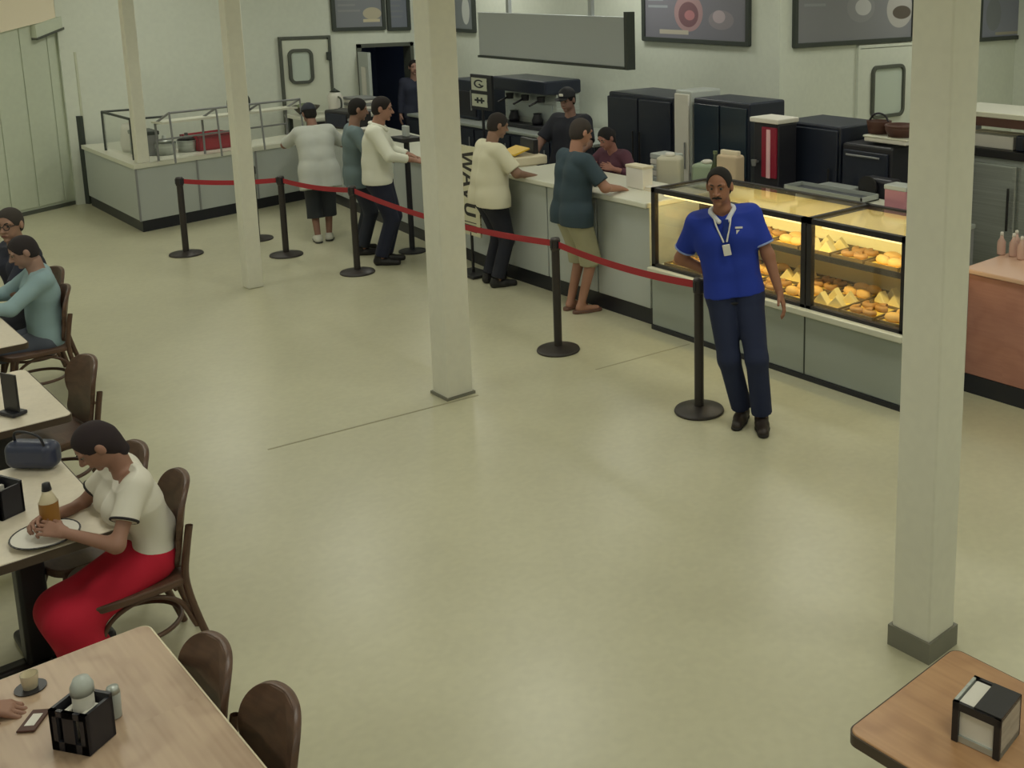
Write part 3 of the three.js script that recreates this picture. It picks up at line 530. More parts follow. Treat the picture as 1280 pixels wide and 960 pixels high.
// ---------- wood counter and cold cabinet beyond the right pillar ----------
{
  const c = thing('wood_counter', 'pinkish wood-panelled counter with a dark plinth beside the right pillar', 'counter', [0, 0, 0]), z = -6.6;
  part('cabinet', bb(-4.06, 0.14, -7.3, -2.6, 0.9, z, 0.006), M.pinkWood, c);
  part('worktop', bb(-4.1, 0.9, -7.32, -2.58, 0.935, z + 0.03, 0.01), mat(0xc9a58f, 0.4), c);
  part('plinth', bb(-4.06, 0, -7.28, -2.6, 0.14, z + 0.005), M.kick, c);
  const f = thing('refrigerator', 'stainless steel cold cabinet with double doors behind the wood counter', 'refrigerator', [0, 0, 0]), fa = PZ(1220, 200, -8.8), fx = fa.x - 0.25;
  part('body', bb(fx, 0.1, -9.6, fx + 2.1, 1.36, -8.83), M.steel, f);
  for (let k = 0; k < 3; k++) { const dr = part('door', bb(fx + 0.02 + k * 0.7, 0.14, -8.83, fx + 0.68 + k * 0.7, 1.3, -8.79, 0.01), M.steel, f); part('handle', [rod([fx + 0.63 + k * 0.7, 0.7, -8.75], [fx + 0.63 + k * 0.7, 1.1, -8.75], 0.012)], M.darkMetal, dr); }
  part('top', bb(fx - 0.02, 1.36, -9.62, fx + 2.12, 1.44, -8.77, 0.01), M.darkMetal, f);
  part('plinth', bb(fx, 0, -9.6, fx + 2.1, 0.1, -8.86), M.kick, f);
  const s = thing('wall_shelf', 'pale overhead shelf with a brown underside above the steel cold cabinet', 'shelf', [0, 0, 0]);
  part('board', bb(fx - 0.1, 1.74, -9.4, fx + 2.3, 1.79, -8.7, 0.008), M.counterTop, s);
  part('fascia', bb(fx - 0.1, 1.66, -8.74, fx + 2.3, 1.74, -8.7), M.brown, s);
  for (const x of [fx + 0.02, fx + 2.1]) part('post', bb(x - 0.03, 1.445, -9.2, x + 0.03, 1.74, -9.14), M.grey, s);
  const bx0 = thing('box', 'white carton lying on top of the steel cold cabinet by the pillar', 'box', [fx + 0.35, 1.44, -9.0]);
  part('carton', bb(-0.25, 0, -0.15, 0.25, 0.12, 0.15, 0.008), M.white, bx0); part('flap', bb(-0.25, 0.12, -0.15, 0.25, 0.128, 0.0), M.cream, bx0);
  const bk = thing('equipment_box', 'low black appliance lying on the steel cold cabinet, right of the white carton', 'appliance', [fx + 1.15, 1.44, -9.0]);
  part('casing', bb(-0.5, 0, -0.2, 0.5, 0.15, 0.2, 0.02), M.navyBlack, bk); part('front_panel', bb(-0.42, 0.03, 0.2, 0.42, 0.12, 0.21), M.darkMetal, bk);
  // small bottles grouped on the worktop
  const g0 = P(1246, 320, 0.935);
  let b0 = null;
  for (const [dx, dz] of [[0, 0], [0.09, -0.02], [0.18, 0.02], [0.05, -0.13], [0.14, -0.12], [0.25, -0.1]]) {
    const pos = [g0.x + dx, 0.935, g0.z + dz - 0.06];
    if (!b0) { b0 = thing('condiment_bottle', 'small pale pink bottle in the cluster on the wood counter', 'bottle', pos, 0, 'bottles on the wood counter'); part('bottle', lathe([[0, 0], [0.03, 0], [0.032, 0.01], [0.032, 0.1], [0.014, 0.13], [0.012, 0.15], [0, 0.15]]), mat(0xc9a89c, 0.35), b0); part('cap', lathe([[0, 0.15], [0.014, 0.15], [0.012, 0.175], [0, 0.18]]), M.white, b0); }
    else copy(b0, pos, 0);
  }
}
// ---------- kitchen equipment behind the counters ----------
const rect = (x0, y0, x1, y1, z) => { const a = PZ(x0, y0, z), b = PZ(x1, y1, z); return { x0: a.x, y1: a.y, x1: b.x, y0: b.y, xc: (a.x + b.x) / 2, w: b.x - a.x, h: a.y - b.y }; };
{
  const c = thing('back_counter', 'dark kitchen back counter with a steel top along the back wall', 'counter', [0, 0, 0]);
  part('cabinet', bb(-15.4, 0.1, -9.5, -10.75, 0.9, -8.5), M.navyBlack, c); part('worktop', bb(-15.42, 0.9, -9.52, -10.73, 0.94, -8.46, 0.008), M.steel, c); part('plinth', bb(-15.4, 0, -9.5, -10.75, 0.1, -8.55), M.kick, c);
  for (let k = 0; k < 5; k++) { const dr = part('door', bb(-15.35 + k * 0.92, 0.14, -8.5, -14.47 + k * 0.92, 0.86, -8.475, 0.006), M.navyBlack, c); part('handle', rod([-14.55 + k * 0.92, 0.55, -8.455], [-14.55 + k * 0.92, 0.75, -8.455], 0.008), M.grey, dr); }
  // coffee machine
  const r = rect(615, 95, 682, 165, -8.7), cm = thing('coffee_machine', 'large coffee machine with a black hood and steel body on the back counter', 'coffee machine', [r.xc, 0.94, -9.0]), w = r.w / 2, h = r.y1 - 0.94;
  part('body', bb(-w, 0.04, -0.3, w, h * 0.72, 0.1, 0.02), M.steel, cm); part('top_hood', bb(-w - 0.02, h * 0.72, -0.32, w + 0.02, h, 0.3, 0.03), M.navyBlack, cm); part('drip_tray', bb(-w, 0, -0.1, w, 0.06, 0.3, 0.01), M.black, cm);
  for (const x of [-w * 0.6, 0, w * 0.6]) part('brew_head', [cyl(0.05, 0.06, 0.08, x, h * 0.55, 0.18), rod([x, h * 0.55 + 0.03, 0.2], [x, h * 0.5, 0.38], 0.015)], M.darkMetal, cm);
  part('front_panel', bb(-w * 0.85, h * 0.2, 0.1, w * 0.85, h * 0.5, 0.115, 0.005), mat(0xb8c0c0, 0.3, 0.5), cm);
  for (const x of [-w * 0.5, w * 0.4]) part('carafe', lathe([[0, 0.06], [0.07, 0.06], [0.08, 0.12], [0.05, 0.2], [0.06, 0.22], [0, 0.22]]).translate(x, 0, 0.16), M.black, cm);
  // black cooler left of it
  const v = rect(556, 98, 594, 158, -8.7), vm = thing('drinks_cooler', 'small black drinks cooler on the back counter just right of the middle pillar', 'cooler', [v.xc, 0.94, -9.0]);
  part('cabinet', bb(-v.w / 2, 0, -0.3, v.w / 2, v.y1 - 0.94, 0.24, 0.02), M.navyBlack, vm); part('door', bb(-v.w / 2 + 0.03, 0.05, 0.24, v.w / 2 - 0.03, v.y1 - 1.1, 0.27, 0.01), M.black, vm); part('handle', rod([v.w / 2 - 0.1, 0.15, 0.29], [v.w / 2 - 0.1, 0.45, 0.29], 0.01), M.grey, vm);
  // two little framed number signs one above the other
  const sg = rect(585, 95, 613, 137, -8.2), st = thing('sign_holder', 'dark stand holding two small white signs above the back counter', 'sign', [sg.xc, 0, -8.25]);
  part('frame', [bb(-sg.w / 2, sg.y0 - 0.03, -0.02, sg.w / 2, sg.y1 + 0.03, 0.02, 0.008), rod([0, 0.02, 0], [0, sg.y0, 0], 0.02), cyl(0.16, 0.15, 0.02, 0, 0, 0)], M.black, st);
  const signTex = (fn) => { const k = document.createElement('canvas'); k.width = 128; k.height = 128; const x = k.getContext('2d'); x.fillStyle = '#c8cbb8'; x.fillRect(0, 0, 128, 128); x.strokeStyle = '#20242a'; x.fillStyle = '#20242a'; fn(x); const t = new THREE.CanvasTexture(k); t.colorSpace = THREE.SRGBColorSpace; return t; };
  const hh = (sg.h - 0.06) / 2;
  const card = (y, t) => { const m = part('sign_card', new THREE.BoxGeometry(sg.w * 0.72, hh * 0.94, 0.008), mat(0xffffff, 0.6, 0, { map: t }), st); m.position.set(-sg.w * 0.06, y, 0.025); };
  card(sg.y1 - hh / 2 - 0.01, signTex((x) => { x.lineWidth = 14; x.beginPath(); x.arc(64, 60, 36, 0.3, 5.6); x.stroke(); x.beginPath(); x.moveTo(64, 60); x.lineTo(88, 84); x.stroke(); }));
  card(sg.y0 + hh / 2 + 0.01, signTex((x) => { x.fillRect(22, 54, 84, 20); x.fillRect(40, 34, 16, 60); x.fillRect(74, 34, 16, 60); }));
  // extraction hood
  const hd = thing('hanging_panel', 'wide blank grey panel with a dark rim hanging above the kitchen back counter', 'panel', [0, 0, 0]), hr = rect(597, 20, 782, 78, -8.3);
  part('panel', bb(hr.x0, 1.97, -8.38, hr.x1, 2.56, -8.3, 0.01), M.hood, hd); part('lower_rim', bb(hr.x0 - 0.01, 1.94, -8.4, hr.x1 + 0.01, 1.97, -8.28), M.darkTrim, hd); part('side_trim', bb(hr.x1, 1.94, -8.4, hr.x1 + 0.06, 2.62, -8.28), M.darkTrim, hd);
  for (const k of [0.22, 0.78]) part('hanger', bb(hr.x0 + (hr.x1 - hr.x0) * k - 0.03, 2.5, -8.37, hr.x0 + (hr.x1 - hr.x0) * k + 0.03, CEIL, -8.32), M.hood, hd);
  // wall of tall dark appliances
  const tall = (name, lab, cat, x0, y0, x1, z, d, m, fn) => { const a = rect(x0, y0, x1, 200, z), t = thing(name, lab, cat, [a.xc, 0, z]); part('cabinet', bb(-a.w / 2, 0.08, -d, a.w / 2, a.y1, -0.03, 0.025), m, t); part('plinth', bb(-a.w / 2 + 0.02, 0, -d, a.w / 2 - 0.02, 0.08, -0.05), M.kick, t); fn(t, a.w / 2, a.y1); return t; };
  tall('refrigerator', 'tall black rounded refrigerator behind the counter left of the white cabinet', 'refrigerator', 758, 114, 840, -8.2, 0.75, M.navyBlack, (t, w, h) => { for (const s of [-1, 1]) { const d = part('door', bb(s > 0 ? 0.01 : -w + 0.02, 0.12, -0.03, s > 0 ? w - 0.02 : -0.01, h - 0.05, 0.01, 0.012), M.navyBlack, t); part('handle', rod([s * 0.06, 0.8, 0.04], [s * 0.06, 1.25, 0.04], 0.01), M.darkMetal, d); } });
  tall('cabinet', 'narrow white kitchen cabinet standing right of the tall black refrigerator', 'cabinet', 841, 112, 862, -8.2, 0.5, M.panel, (t, w, h) => { part('door', bb(-w + 0.02, 0.12, -0.03, w - 0.02, h - 0.04, 0, 0.008), M.white, t); part('handle', rod([w - 0.06, 0.9, 0.02], [w - 0.06, 1.2, 0.02], 0.01), M.grey, t); });
  tall('oven', 'dark double glass-front oven behind the man in blue', 'oven', 864, 122, 934, -8.2, 0.6, M.navyBlack, (t, w, h) => { for (const s of [-1, 1]) part('door', bb(s > 0 ? 0.012 : -w + 0.03, 0.9, -0.03, s > 0 ? w - 0.03 : -0.012, h - 0.06, -0.008, 0.008), mat(0x2c3844, 0.15), t); part('rail', rod([-w, 0.86, 0.01], [w, 0.86, 0.01], 0.014), M.grey, t); });
  const dark = tall('refrigerator', 'wide dark refrigerator behind the display case, right of the red dispenser', 'refrigerator', 972, 150, 1048, -8.0, 0.7, M.navyBlack, (t, w, h) => { part('door', bb(-w + 0.02, 0.12, -0.03, w - 0.02, h - 0.04, 0, 0.012), M.navyBlack, t); part('handle', rod([w - 0.1, 0.8, 0.03], [w - 0.1, 1.2, 0.03], 0.01), M.darkMetal, t); });
  tall('oven', 'black upright oven beneath the white bread box, near the right pillar', 'oven', 1050, 178, 1112, -8.0, 0.7, M.black, (t, w, h) => { part('door', bb(-w + 0.03, 0.5, -0.03, w - 0.03, h - 0.06, 0, 0.01), M.navyBlack, t); part('handle', rod([-w + 0.1, h - 0.1, 0.03], [w - 0.1, h - 0.1, 0.03], 0.01), M.grey, t); });
  { const a = rect(1048, 150, 1105, 178, -8.0), yb = PZ(1080, 178, -8.0).y;
    const b1 = thing('box', 'low white box on top of the black upright oven', 'box', [a.xc + 0.2, yb - 0.005, -8.25]); part('carton', bb(-0.24, 0, -0.15, 0.24, 0.045, 0.15, 0.012), M.white, b1); part('lid', bb(-0.25, 0.04, -0.16, 0.25, 0.06, 0.16, 0.01), M.counterTop, b1);
    const b2 = thing('basket', 'brown basket on the white box above the black oven', 'basket', [a.xc + 0.28, yb + 0.055, -8.25]); part('wicker', lathe([[0, 0], [0.12, 0], [0.15, 0.06], [0.155, 0.1], [0.13, 0.1], [0.1, 0.03], [0, 0.03]]), M.brown, b2); part('rim', new THREE.TorusGeometry(0.145, 0.014, 8, 28).rotateX(Math.PI / 2).translate(0, 0.1, 0), M.brown, b2);
    const b3 = thing('basket', 'small dark basket with a handle, on the left of the low white box', 'basket', [a.xc - 0.02 + 0.02, yb + 0.055, -8.28]); part('wicker', lathe([[0, 0], [0.1, 0], [0.12, 0.12], [0.1, 0.12], [0.08, 0.03], [0, 0.03]]), M.brown, b3); part('handle', tube([[-0.11, 0.115, 0], [-0.07, 0.17, 0], [0, 0.19, 0], [0.07, 0.17, 0], [0.11, 0.115, 0]], 0.01), M.black, b3);
  }
  // red drink dispenser with a white stripe
  const rd = rect(940, 152, 971, 206, -7.62), ds = thing('drink_dispenser', 'red and black drink dispenser with a white stripe behind the display case', 'dispenser', [rd.xc, 0.92, -7.66]), dw = rd.w / 2, dh = rd.y1 - 0.92;
  part('body', bb(-dw, 0, -0.25, dw, dh, 0.02, 0.02), M.black, ds); part('red_panel', bb(-dw * 0.2, dh * 0.25, 0.02, dw * 0.95, dh * 0.95, 0.05, 0.01), mat(0x8c1a34, 0.4), ds); part('stripe', bb(dw * 0.25, dh * 0.25, 0.05, dw * 0.55, dh * 0.92, 0.058), mat(0xe6b8c0, 0.5), ds); part('top', bb(-dw - 0.02, dh, -0.26, dw + 0.02, dh + 0.05, 0.06, 0.015), M.white, ds); part('nozzle', [cyl(0.02, 0.03, 0.06, -dw * 0.6, dh * 0.4, 0.08), rod([-dw * 0.6, dh * 0.45, 0], [-dw * 0.6, dh * 0.45, 0.09], 0.012)], M.grey, ds);
  // prep bench behind the case
  const pb = thing('prep_bench', 'steel prep bench with an upper shelf behind the glass display case', 'bench', [0, 0, 0]);
  part('worktop', bb(-8.0, 0.88, -7.96, -4.85, 0.92, -7.15, 0.008), M.steel, pb); for (const x of [-7.95, -6.4, -4.9]) for (const z of [-7.95, -7.2]) part('leg', bb(x - 0.025, 0, z - 0.025, x + 0.025, 0.88, z + 0.025), M.grey, pb); part('under_shelf', bb(-7.95, 0.3, -7.95, -4.9, 0.33, -7.2), M.steel, pb);
  const rk = thing('rack', 'white topped pass shelf with grey posts standing behind the display case', 'shelf', [0, 0, 0]), ra = P(985, 243, 1.2);
  part('top', bb(-6.15, 1.16, -7.13, -4.7, 1.2, -6.78, 0.008), M.counterTop, rk); for (const x of [-6.1, -5.4, -4.75]) part('post', bb(x - 0.03, 0, -6.98, x + 0.03, 1.16, -6.92), M.grey, rk);
  // clutter on the bench
  const place = (px, py, h) => P(px, py, h);
  { const q = PZ(829, 212, -7.4); for (let k = 0; k < 5; k++) single('container', 'pale flat takeaway container in the stack on the prep bench', 'container', bb(-0.14, 0, -0.11, 0.14, 0.058, 0.11, 0.012), k % 2 ? M.white : M.panel, [q.x, 0.92 + k * 0.06, -7.45], rr(-0.05, 0.05), 'stacked takeaway containers'); }
  const pk = ['pale wrapped pack lying on the prep bench, left of the tall flour bag', 'greenish wrapped pack on the prep bench behind the dark bottle', 'cream wrapped pack on the prep bench next to the stacked containers'];
  [[868, 0xaab4a0], [884, 0x98a890], [852, 0xc8c4b0]].forEach(([px, c], i) => { const q = PZ(px, 205, -7.5), b = thing('food_pack', pk[i], 'package', [q.x, 0.92, -7.5 + 0.16 * (i - 1)], 0.3 * i); part('pack', bb(-0.13, 0, -0.1, 0.13, 0.2 + 0.05 * i, 0.1, 0.04), mat(c, 0.5), b); part('tie', new THREE.TorusGeometry(0.035, 0.02, 8, 14).rotateX(Math.PI / 2).translate(0, 0.215 + 0.05 * i, 0), M.white, b); });
  { const q = PZ(894, 214, -7.3), b = thing('bottle', 'dark green glass bottle on the prep bench behind the man in blue', 'bottle', [q.x, 0.92, -7.3]); part('glass', lathe([[0, 0], [0.045, 0], [0.05, 0.02], [0.05, 0.24], [0.02, 0.33], [0.018, 0.4], [0, 0.4]]), mat(0x3c4a34, 0.2), b); part('cap', cyl(0.022, 0.022, 0.03, 0, 0.4), M.green, b); }
  { const q = PZ(913, 214, -7.3), b = thing('flour_bag', 'tall beige paper flour bag on the prep bench behind the man in blue', 'bag', [q.x, 0.92, -7.3], 0.1); part('bag', bb(-0.12, 0, -0.08, 0.12, 0.42, 0.08, 0.03), mat(0xcab69a, 0.75), b); part('fold', bb(-0.11, 0.41, -0.025, 0.11, 0.46, 0.025, 0.012), mat(0xdcd0b8, 0.75), b); part('print', bb(-0.05, 0.22, 0.08, 0.05, 0.25, 0.083), M.grey, b); }
  const cupP = thing('cup', 'white cup among the dark utensils on the prep bench near the red dispenser', 'cup', [0, 0, 0], 0, 'white cups on the prep bench');
  part('cup', lathe([[0, 0], [0.035, 0], [0.045, 0.1], [0.041, 0.1], [0.032, 0.008], [0, 0.008]]), M.white, cupP); part('lid', lathe([[0, 0.105], [0.047, 0.1], [0.047, 0.108], [0.03, 0.118], [0, 0.118]]), M.panel, cupP);
  [[1002, -7.4], [1018, -7.35], [1030, -7.45], [1042, -7.3], [1052, -7.5]].forEach(([px, z], i) => { const q = PZ(px, 205, z); i ? copy(cupP, [q.x, 0.92, z], i) : cupP.position.set(q.x, 0.92, z); });
  const mach = thing('slicer', 'black food slicer with steel tray on the prep bench behind the case', 'food slicer', [-5.95, 0.92, -7.75]);
  part('base', bb(-0.45, 0, -0.2, 0.45, 0.1, 0.2, 0.03), M.navyBlack, mach); part('blade', cyl(0.1, 0.1, 0.02).rotateX(Math.PI / 2).translate(0.1, 0.22, 0), M.darkMetal, mach); part('carriage', bb(-0.4, 0.1, -0.05, 0, 0.2, 0.18, 0.02), M.steel, mach); part('motor', bb(0, 0.1, -0.18, 0.35, 0.3, -0.02, 0.04), M.black, mach);
  const tr = thing('steel_tray', 'long shiny steel tray on the pass shelf behind the case', 'tray', [-5.65, 1.2, -6.96], 0); part('tray', [bb(-0.42, 0, -0.12, 0.42, 0.01, 0.12), bb(-0.42, 0, 0.11, 0.42, 0.05, 0.12), bb(-0.42, 0, -0.12, 0.42, 0.05, -0.11), bb(-0.42, 0, -0.12, -0.41, 0.05, 0.12), bb(0.41, 0, -0.12, 0.42, 0.05, 0.12)], M.steel, tr); part('liner', bb(-0.4, 0.01, -0.1, 0.4, 0.02, 0.1), M.navyBlack, tr);
  const pc = thing('cup_dispenser', 'pink and white carton at the right end of the pass shelf', 'carton', [-4.92, 1.2, -6.94]); part('carton', bb(-0.1, 0, -0.08, 0.1, 0.16, 0.08, 0.01), mat(0xb8808c, 0.5), pc); part('lid', bb(-0.105, 0.15, -0.085, 0.105, 0.19, 0.085, 0.01), M.panel, pc);
}
{ // on the straight counter
  const q = P(664, 208, 1.02), rg = thing('cash_register', 'cream cash register with a yellow keypad on the counter by the cream shirt customer', 'cash register', [q.x - 0.25, 1.02, q.z - 0.05], -0.1);
  part('case', bb(-0.22, 0, -0.2, 0.22, 0.1, 0.2, 0.02), M.cream, rg); part('keypad', bx(0.3, 0.02, 0.2, 0.02, 0, 0, 0.005).rotateX(0.3).translate(0, 0.14, 0.08), M.yellow, rg); part('display', bb(-0.2, 0.1, -0.16, 0.1, 0.26, -0.1, 0.01), M.darkMetal, rg); part('drawer', bb(-0.2, 0.02, 0.19, 0.2, 0.08, 0.21, 0.005), M.counterTop, rg);
  const w = P(796, 236, 1.1), wb = thing('card_box', 'white card box on the counter beside the teal shirt customer', 'box', [w.x - 0.02, 1.1, w.z - 0.05]); part('box', bb(-0.12, 0, -0.06, 0.12, 0.2, 0.06, 0.008), M.white, wb); part('lid', bb(-0.125, 0.19, -0.065, 0.125, 0.215, 0.065, 0.006), M.cream, wb);
  const t = P(812, 240, 1.1), zn = t.z - 0.1; for (let k = 0; k < 4; k++) single('napkin', 'white napkin in the flat pile at the counter end by the display case', 'napkin', bx(0.15, 0.009, 0.15), k % 2 ? M.white : M.cream, [t.x - 0.02, 1.1 + k * 0.009, zn], rr(-0.06, 0.06), 'pile of napkins on the counter');
  // sign banner before the counter, letters running downwards
  const k = document.createElement('canvas'); k.width = 128; k.height = 384; const x = k.getContext('2d'); x.fillStyle = '#d2cfb2'; x.fillRect(0, 0, 128, 384); x.save(); x.translate(64, 20); x.rotate(Math.PI / 2); x.fillStyle = '#2c2a28'; x.font = 'bold 104px sans-serif'; x.textBaseline = 'middle'; x.fillText('WAVU', 0, 0, 290); x.restore(); x.fillStyle = '#3a3834'; for (let i = 0; i < 4; i++) x.fillRect(20, 326 + i * 13, 84, 4);
  const tx = new THREE.CanvasTexture(k); tx.colorSpace = THREE.SRGBColorSpace;
  const s0 = PZ(590, 300, -5.82), sb = thing('banner_stand', 'cream upright banner with dark lettering turned sideways, right of the middle pillar', 'sign', [s0.x, 0, -5.82]);
  const m = part('banner', new THREE.BoxGeometry(0.36, 0.92, 0.02), mat(0xffffff, 0.6, 0, { map: tx }), sb); m.position.set(0, 0.88, 0); part('stand', [bb(-0.18, 0, -0.12, 0.18, 0.03, 0.12, 0.01), rod([0, 0.02, 0], [0, 0.45, 0], 0.015)], M.darkMetal, sb);
  const ps = P(510, 318), pl = thing('card_reader_stand', 'slim black pole stand with a small tray beside the white shirt customer', 'stand', [ps.x - 0.08, 0, ps.z - 0.1]); part('pole', cyl(0.03, 0.03, 1.25), M.black, pl); part('base', lathe([[0, 0], [0.15, 0], [0.15, 0.015], [0.03, 0.03], [0, 0.03]]), M.black, pl); part('tray', bb(-0.14, 1.25, -0.12, 0.14, 1.3, 0.12, 0.01), M.darkMetal, pl); part('reader', bx(0.09, 0.12, 0.05, 0, 1.3, 0, 0.01), M.panel, pl);
}
{ // far left kitchen bench in front of the rounded-window door
  const z0 = -6.75, z1 = -8.0, t = thing('work_table', 'pale work table crowded with trays, below the far rounded-window door', 'table', [0, 0, 0]);
  part('top', bb(-15.95, 0.98, z1, -15.2, 1.03, z0, 0.01), M.counterTop, t); for (const x of [-15.9, -15.25]) for (const z of [z0 - 0.06, z1 + 0.06]) part('leg', bb(x - 0.03, 0, z - 0.03, x + 0.03, 0.98, z + 0.03), M.darkTrim, t); part('apron', bb(-15.2, 0.82, z1 + 0.1, -15.17, 0.97, z0 - 0.1), M.darkMetal, t);
  const b = thing('bowl', 'dark bowl at the left end of the far work table', 'bowl', [-15.6, 1.03, z0 - 0.18]); part('bowl', lathe([[0, 0], [0.08, 0], [0.19, 0.12], [0.2, 0.14], [0.17, 0.13], [0.07, 0.02], [0, 0.02]]), mat(0x4a4438, 0.5), b); part('salad', new THREE.IcosahedronGeometry(0.14, 3).scale(1, 0.45, 1).translate(0, 0.12, 0), M.green, b);
  const u = thing('coffee_urn', 'white urn with a dark handle in the middle of the far work table', 'urn', [-15.55, 1.03, z0 - 0.62]); part('urn', lathe([[0, 0], [0.1, 0], [0.11, 0.25], [0.07, 0.32], [0, 0.34]]), M.white, u); part('handle', tube([[0.1, 0.25, 0], [0.18, 0.22, 0], [0.18, 0.1, 0], [0.1, 0.07, 0]], 0.014), M.darkTrim, u); part('lid', lathe([[0, 0.38], [0.02, 0.36], [0.08, 0.32], [0, 0.31]]), M.darkTrim, u);
  for (let k = 0; k < 5; k++) single('tray', 'flat tray in the stack at the right end of the far work table', 'tray', bx(0.42, 0.042, 0.36, 0, 0, 0, 0.012), k % 2 ? M.white : M.grey, [-15.5, 1.03 + k * 0.045, z0 - 1.0], rr(-0.05, 0.05), 'stacked trays on the far work table');
  const o = thing('toaster', 'low dark toaster oven on the far serving counter at the grey shirt customer', 'toaster', [-13.9, 1.02, -6.75], 0.2); part('body', bb(-0.3, 0, -0.16, 0.3, 0.24, 0.16, 0.03), M.darkMetal, o); part('door', bb(-0.24, 0.03, 0.16, 0.18, 0.2, 0.175, 0.01), M.navyBlack, o); part('knob', cyl(0.02, 0.02, 0.02).rotateX(Math.PI / 2).translate(0.25, 0.14, 0.17), M.grey, o);
  for (let k = 0; k < 6; k++) single('plate', 'white plate in the stack on the far serving counter', 'plate', lathe([[0, 0], [0.07, 0], [0.13, 0.02], [0.13, 0.026], [0.07, 0.008], [0, 0.008]]), M.white, [-13.0, 1.02 + k * 0.014, -6.6], 0, 'stacked plates on the far serving counter');
}
// ---------- menu boards ----------
function menuTex(bg, w, h, draw) {
  const k = document.createElement('canvas'); k.width = w; k.height = h; const x = k.getContext('2d'); x.fillStyle = bg; x.fillRect(0, 0, w, h); draw(x, w, h);
  const t = new THREE.CanvasTexture(k); t.colorSpace = THREE.SRGBColorSpace; return t;
}
const blob = (x, cx, cy, rx, ry, c) => { x.fillStyle = c; x.beginPath(); x.ellipse(cx, cy, rx, ry, 0, 0, 7); x.fill(); };
const lines = (x, x0, y0, w, n, c) => { x.fillStyle = c; for (let i = 0; i < n; i++) x.fillRect(x0, y0 + i * 22, w * (0.7 + 0.3 * ((i * 37) % 10) / 10), 8); };
function board(label, w, h, pos, turn, tex) {
  const b = thing('menu_board', label, 'menu board', pos, turn);
  part('frame', ext(ringShape(w, h, 0.02, 0.05), 0.05, 0.004).translate(0, 0, 0), M.darkTrim, b);
  const p = part('poster', new THREE.BoxGeometry(w - 0.08, h - 0.08, 0.02), mat(0xffffff, 0.4, 0, { map: tex }), b); p.position.z = 0.02; return b;
}
{
  const BH = 1.1;
  const onX = (px0, px1, py, X, label, tex, w0) => { const a = PXX(px0, py, X), c = PXX(px1, py, X), y = (a.y + c.y) / 2; board(label, Math.abs(a.z - c.z), BH, [X, y + BH / 2, (a.z + c.z) / 2], Math.PI / 2, tex); };
  const onZ = (px0, px1, py, label, tex) => { const a = PZ(px0, py, BZ), c = PZ(px1, py, BZ), y = (a.y + c.y) / 2; board(label, c.x - a.x, BH, [(a.x + c.x) / 2, y + BH / 2, BZ], 0, tex); };
  onX(415, 481, 38, WX, 'dark menu board above the open doorway, the left of the joined pair', menuTex('#80838a', 256, 256, (x) => { lines(x, 20, 30, 120, 8, '#8d8f92'); blob(x, 200, 200, 50, 24, '#b8b09a'); x.fillStyle = '#c9c0a4'; x.fillRect(150, 222, 90, 12); }));
  onX(484, 512, 38, WX, 'narrow dark menu board above the open doorway, beside the middle pillar', menuTex('#767b88', 256, 256, (x) => { lines(x, 20, 30, 180, 9, '#7d8188'); }));
  onZ(566, 596, 40, 'dark menu board just right of the middle pillar with a white cup picture', menuTex('#7d8386', 256, 256, (x) => { lines(x, 16, 20, 90, 6, '#8a8d8c'); blob(x, 170, 180, 45, 55, '#c4c8c4'); }));
  onZ(806, 939, 54, 'wide menu board with round plate pictures, right of the hanging grey panel', menuTex('#7c7b86', 512, 256, (x) => { lines(x, 20, 60, 110, 5, '#9aa0a8'); blob(x, 230, 170, 72, 60, '#a88a8e'); blob(x, 230, 176, 50, 40, '#7a5a62'); blob(x, 236, 178, 26, 16, '#b07a80'); blob(x, 390, 190, 60, 30, '#8e8890'); blob(x, 380, 180, 30, 20, '#b4a6ae'); x.fillStyle = '#b9b2a4'; x.fillRect(80, 226, 150, 14); }));
  onX(990, 1139, 55, CX, 'wide menu board with pale plate and cup pictures above the right rounded-window door', menuTex('#85868c', 512, 256, (x) => { lines(x, 30, 70, 120, 4, '#93969c'); blob(x, 270, 150, 62, 48, '#8f8f94'); blob(x, 280, 150, 36, 26, '#c0c0c2'); blob(x, 450, 160, 62, 60, '#b4b2b0'); blob(x, 460, 170, 44, 22, '#5a524c'); }));
  onX(1221, 1300, 49, CX, 'dark bluish menu board right of the near right pillar', menuTex('#85889a', 256, 256, (x) => { blob(x, 50, 170, 30, 60, '#7c8088'); x.fillStyle = '#a39c8c'; x.fillRect(60, 236, 180, 10); }));
}
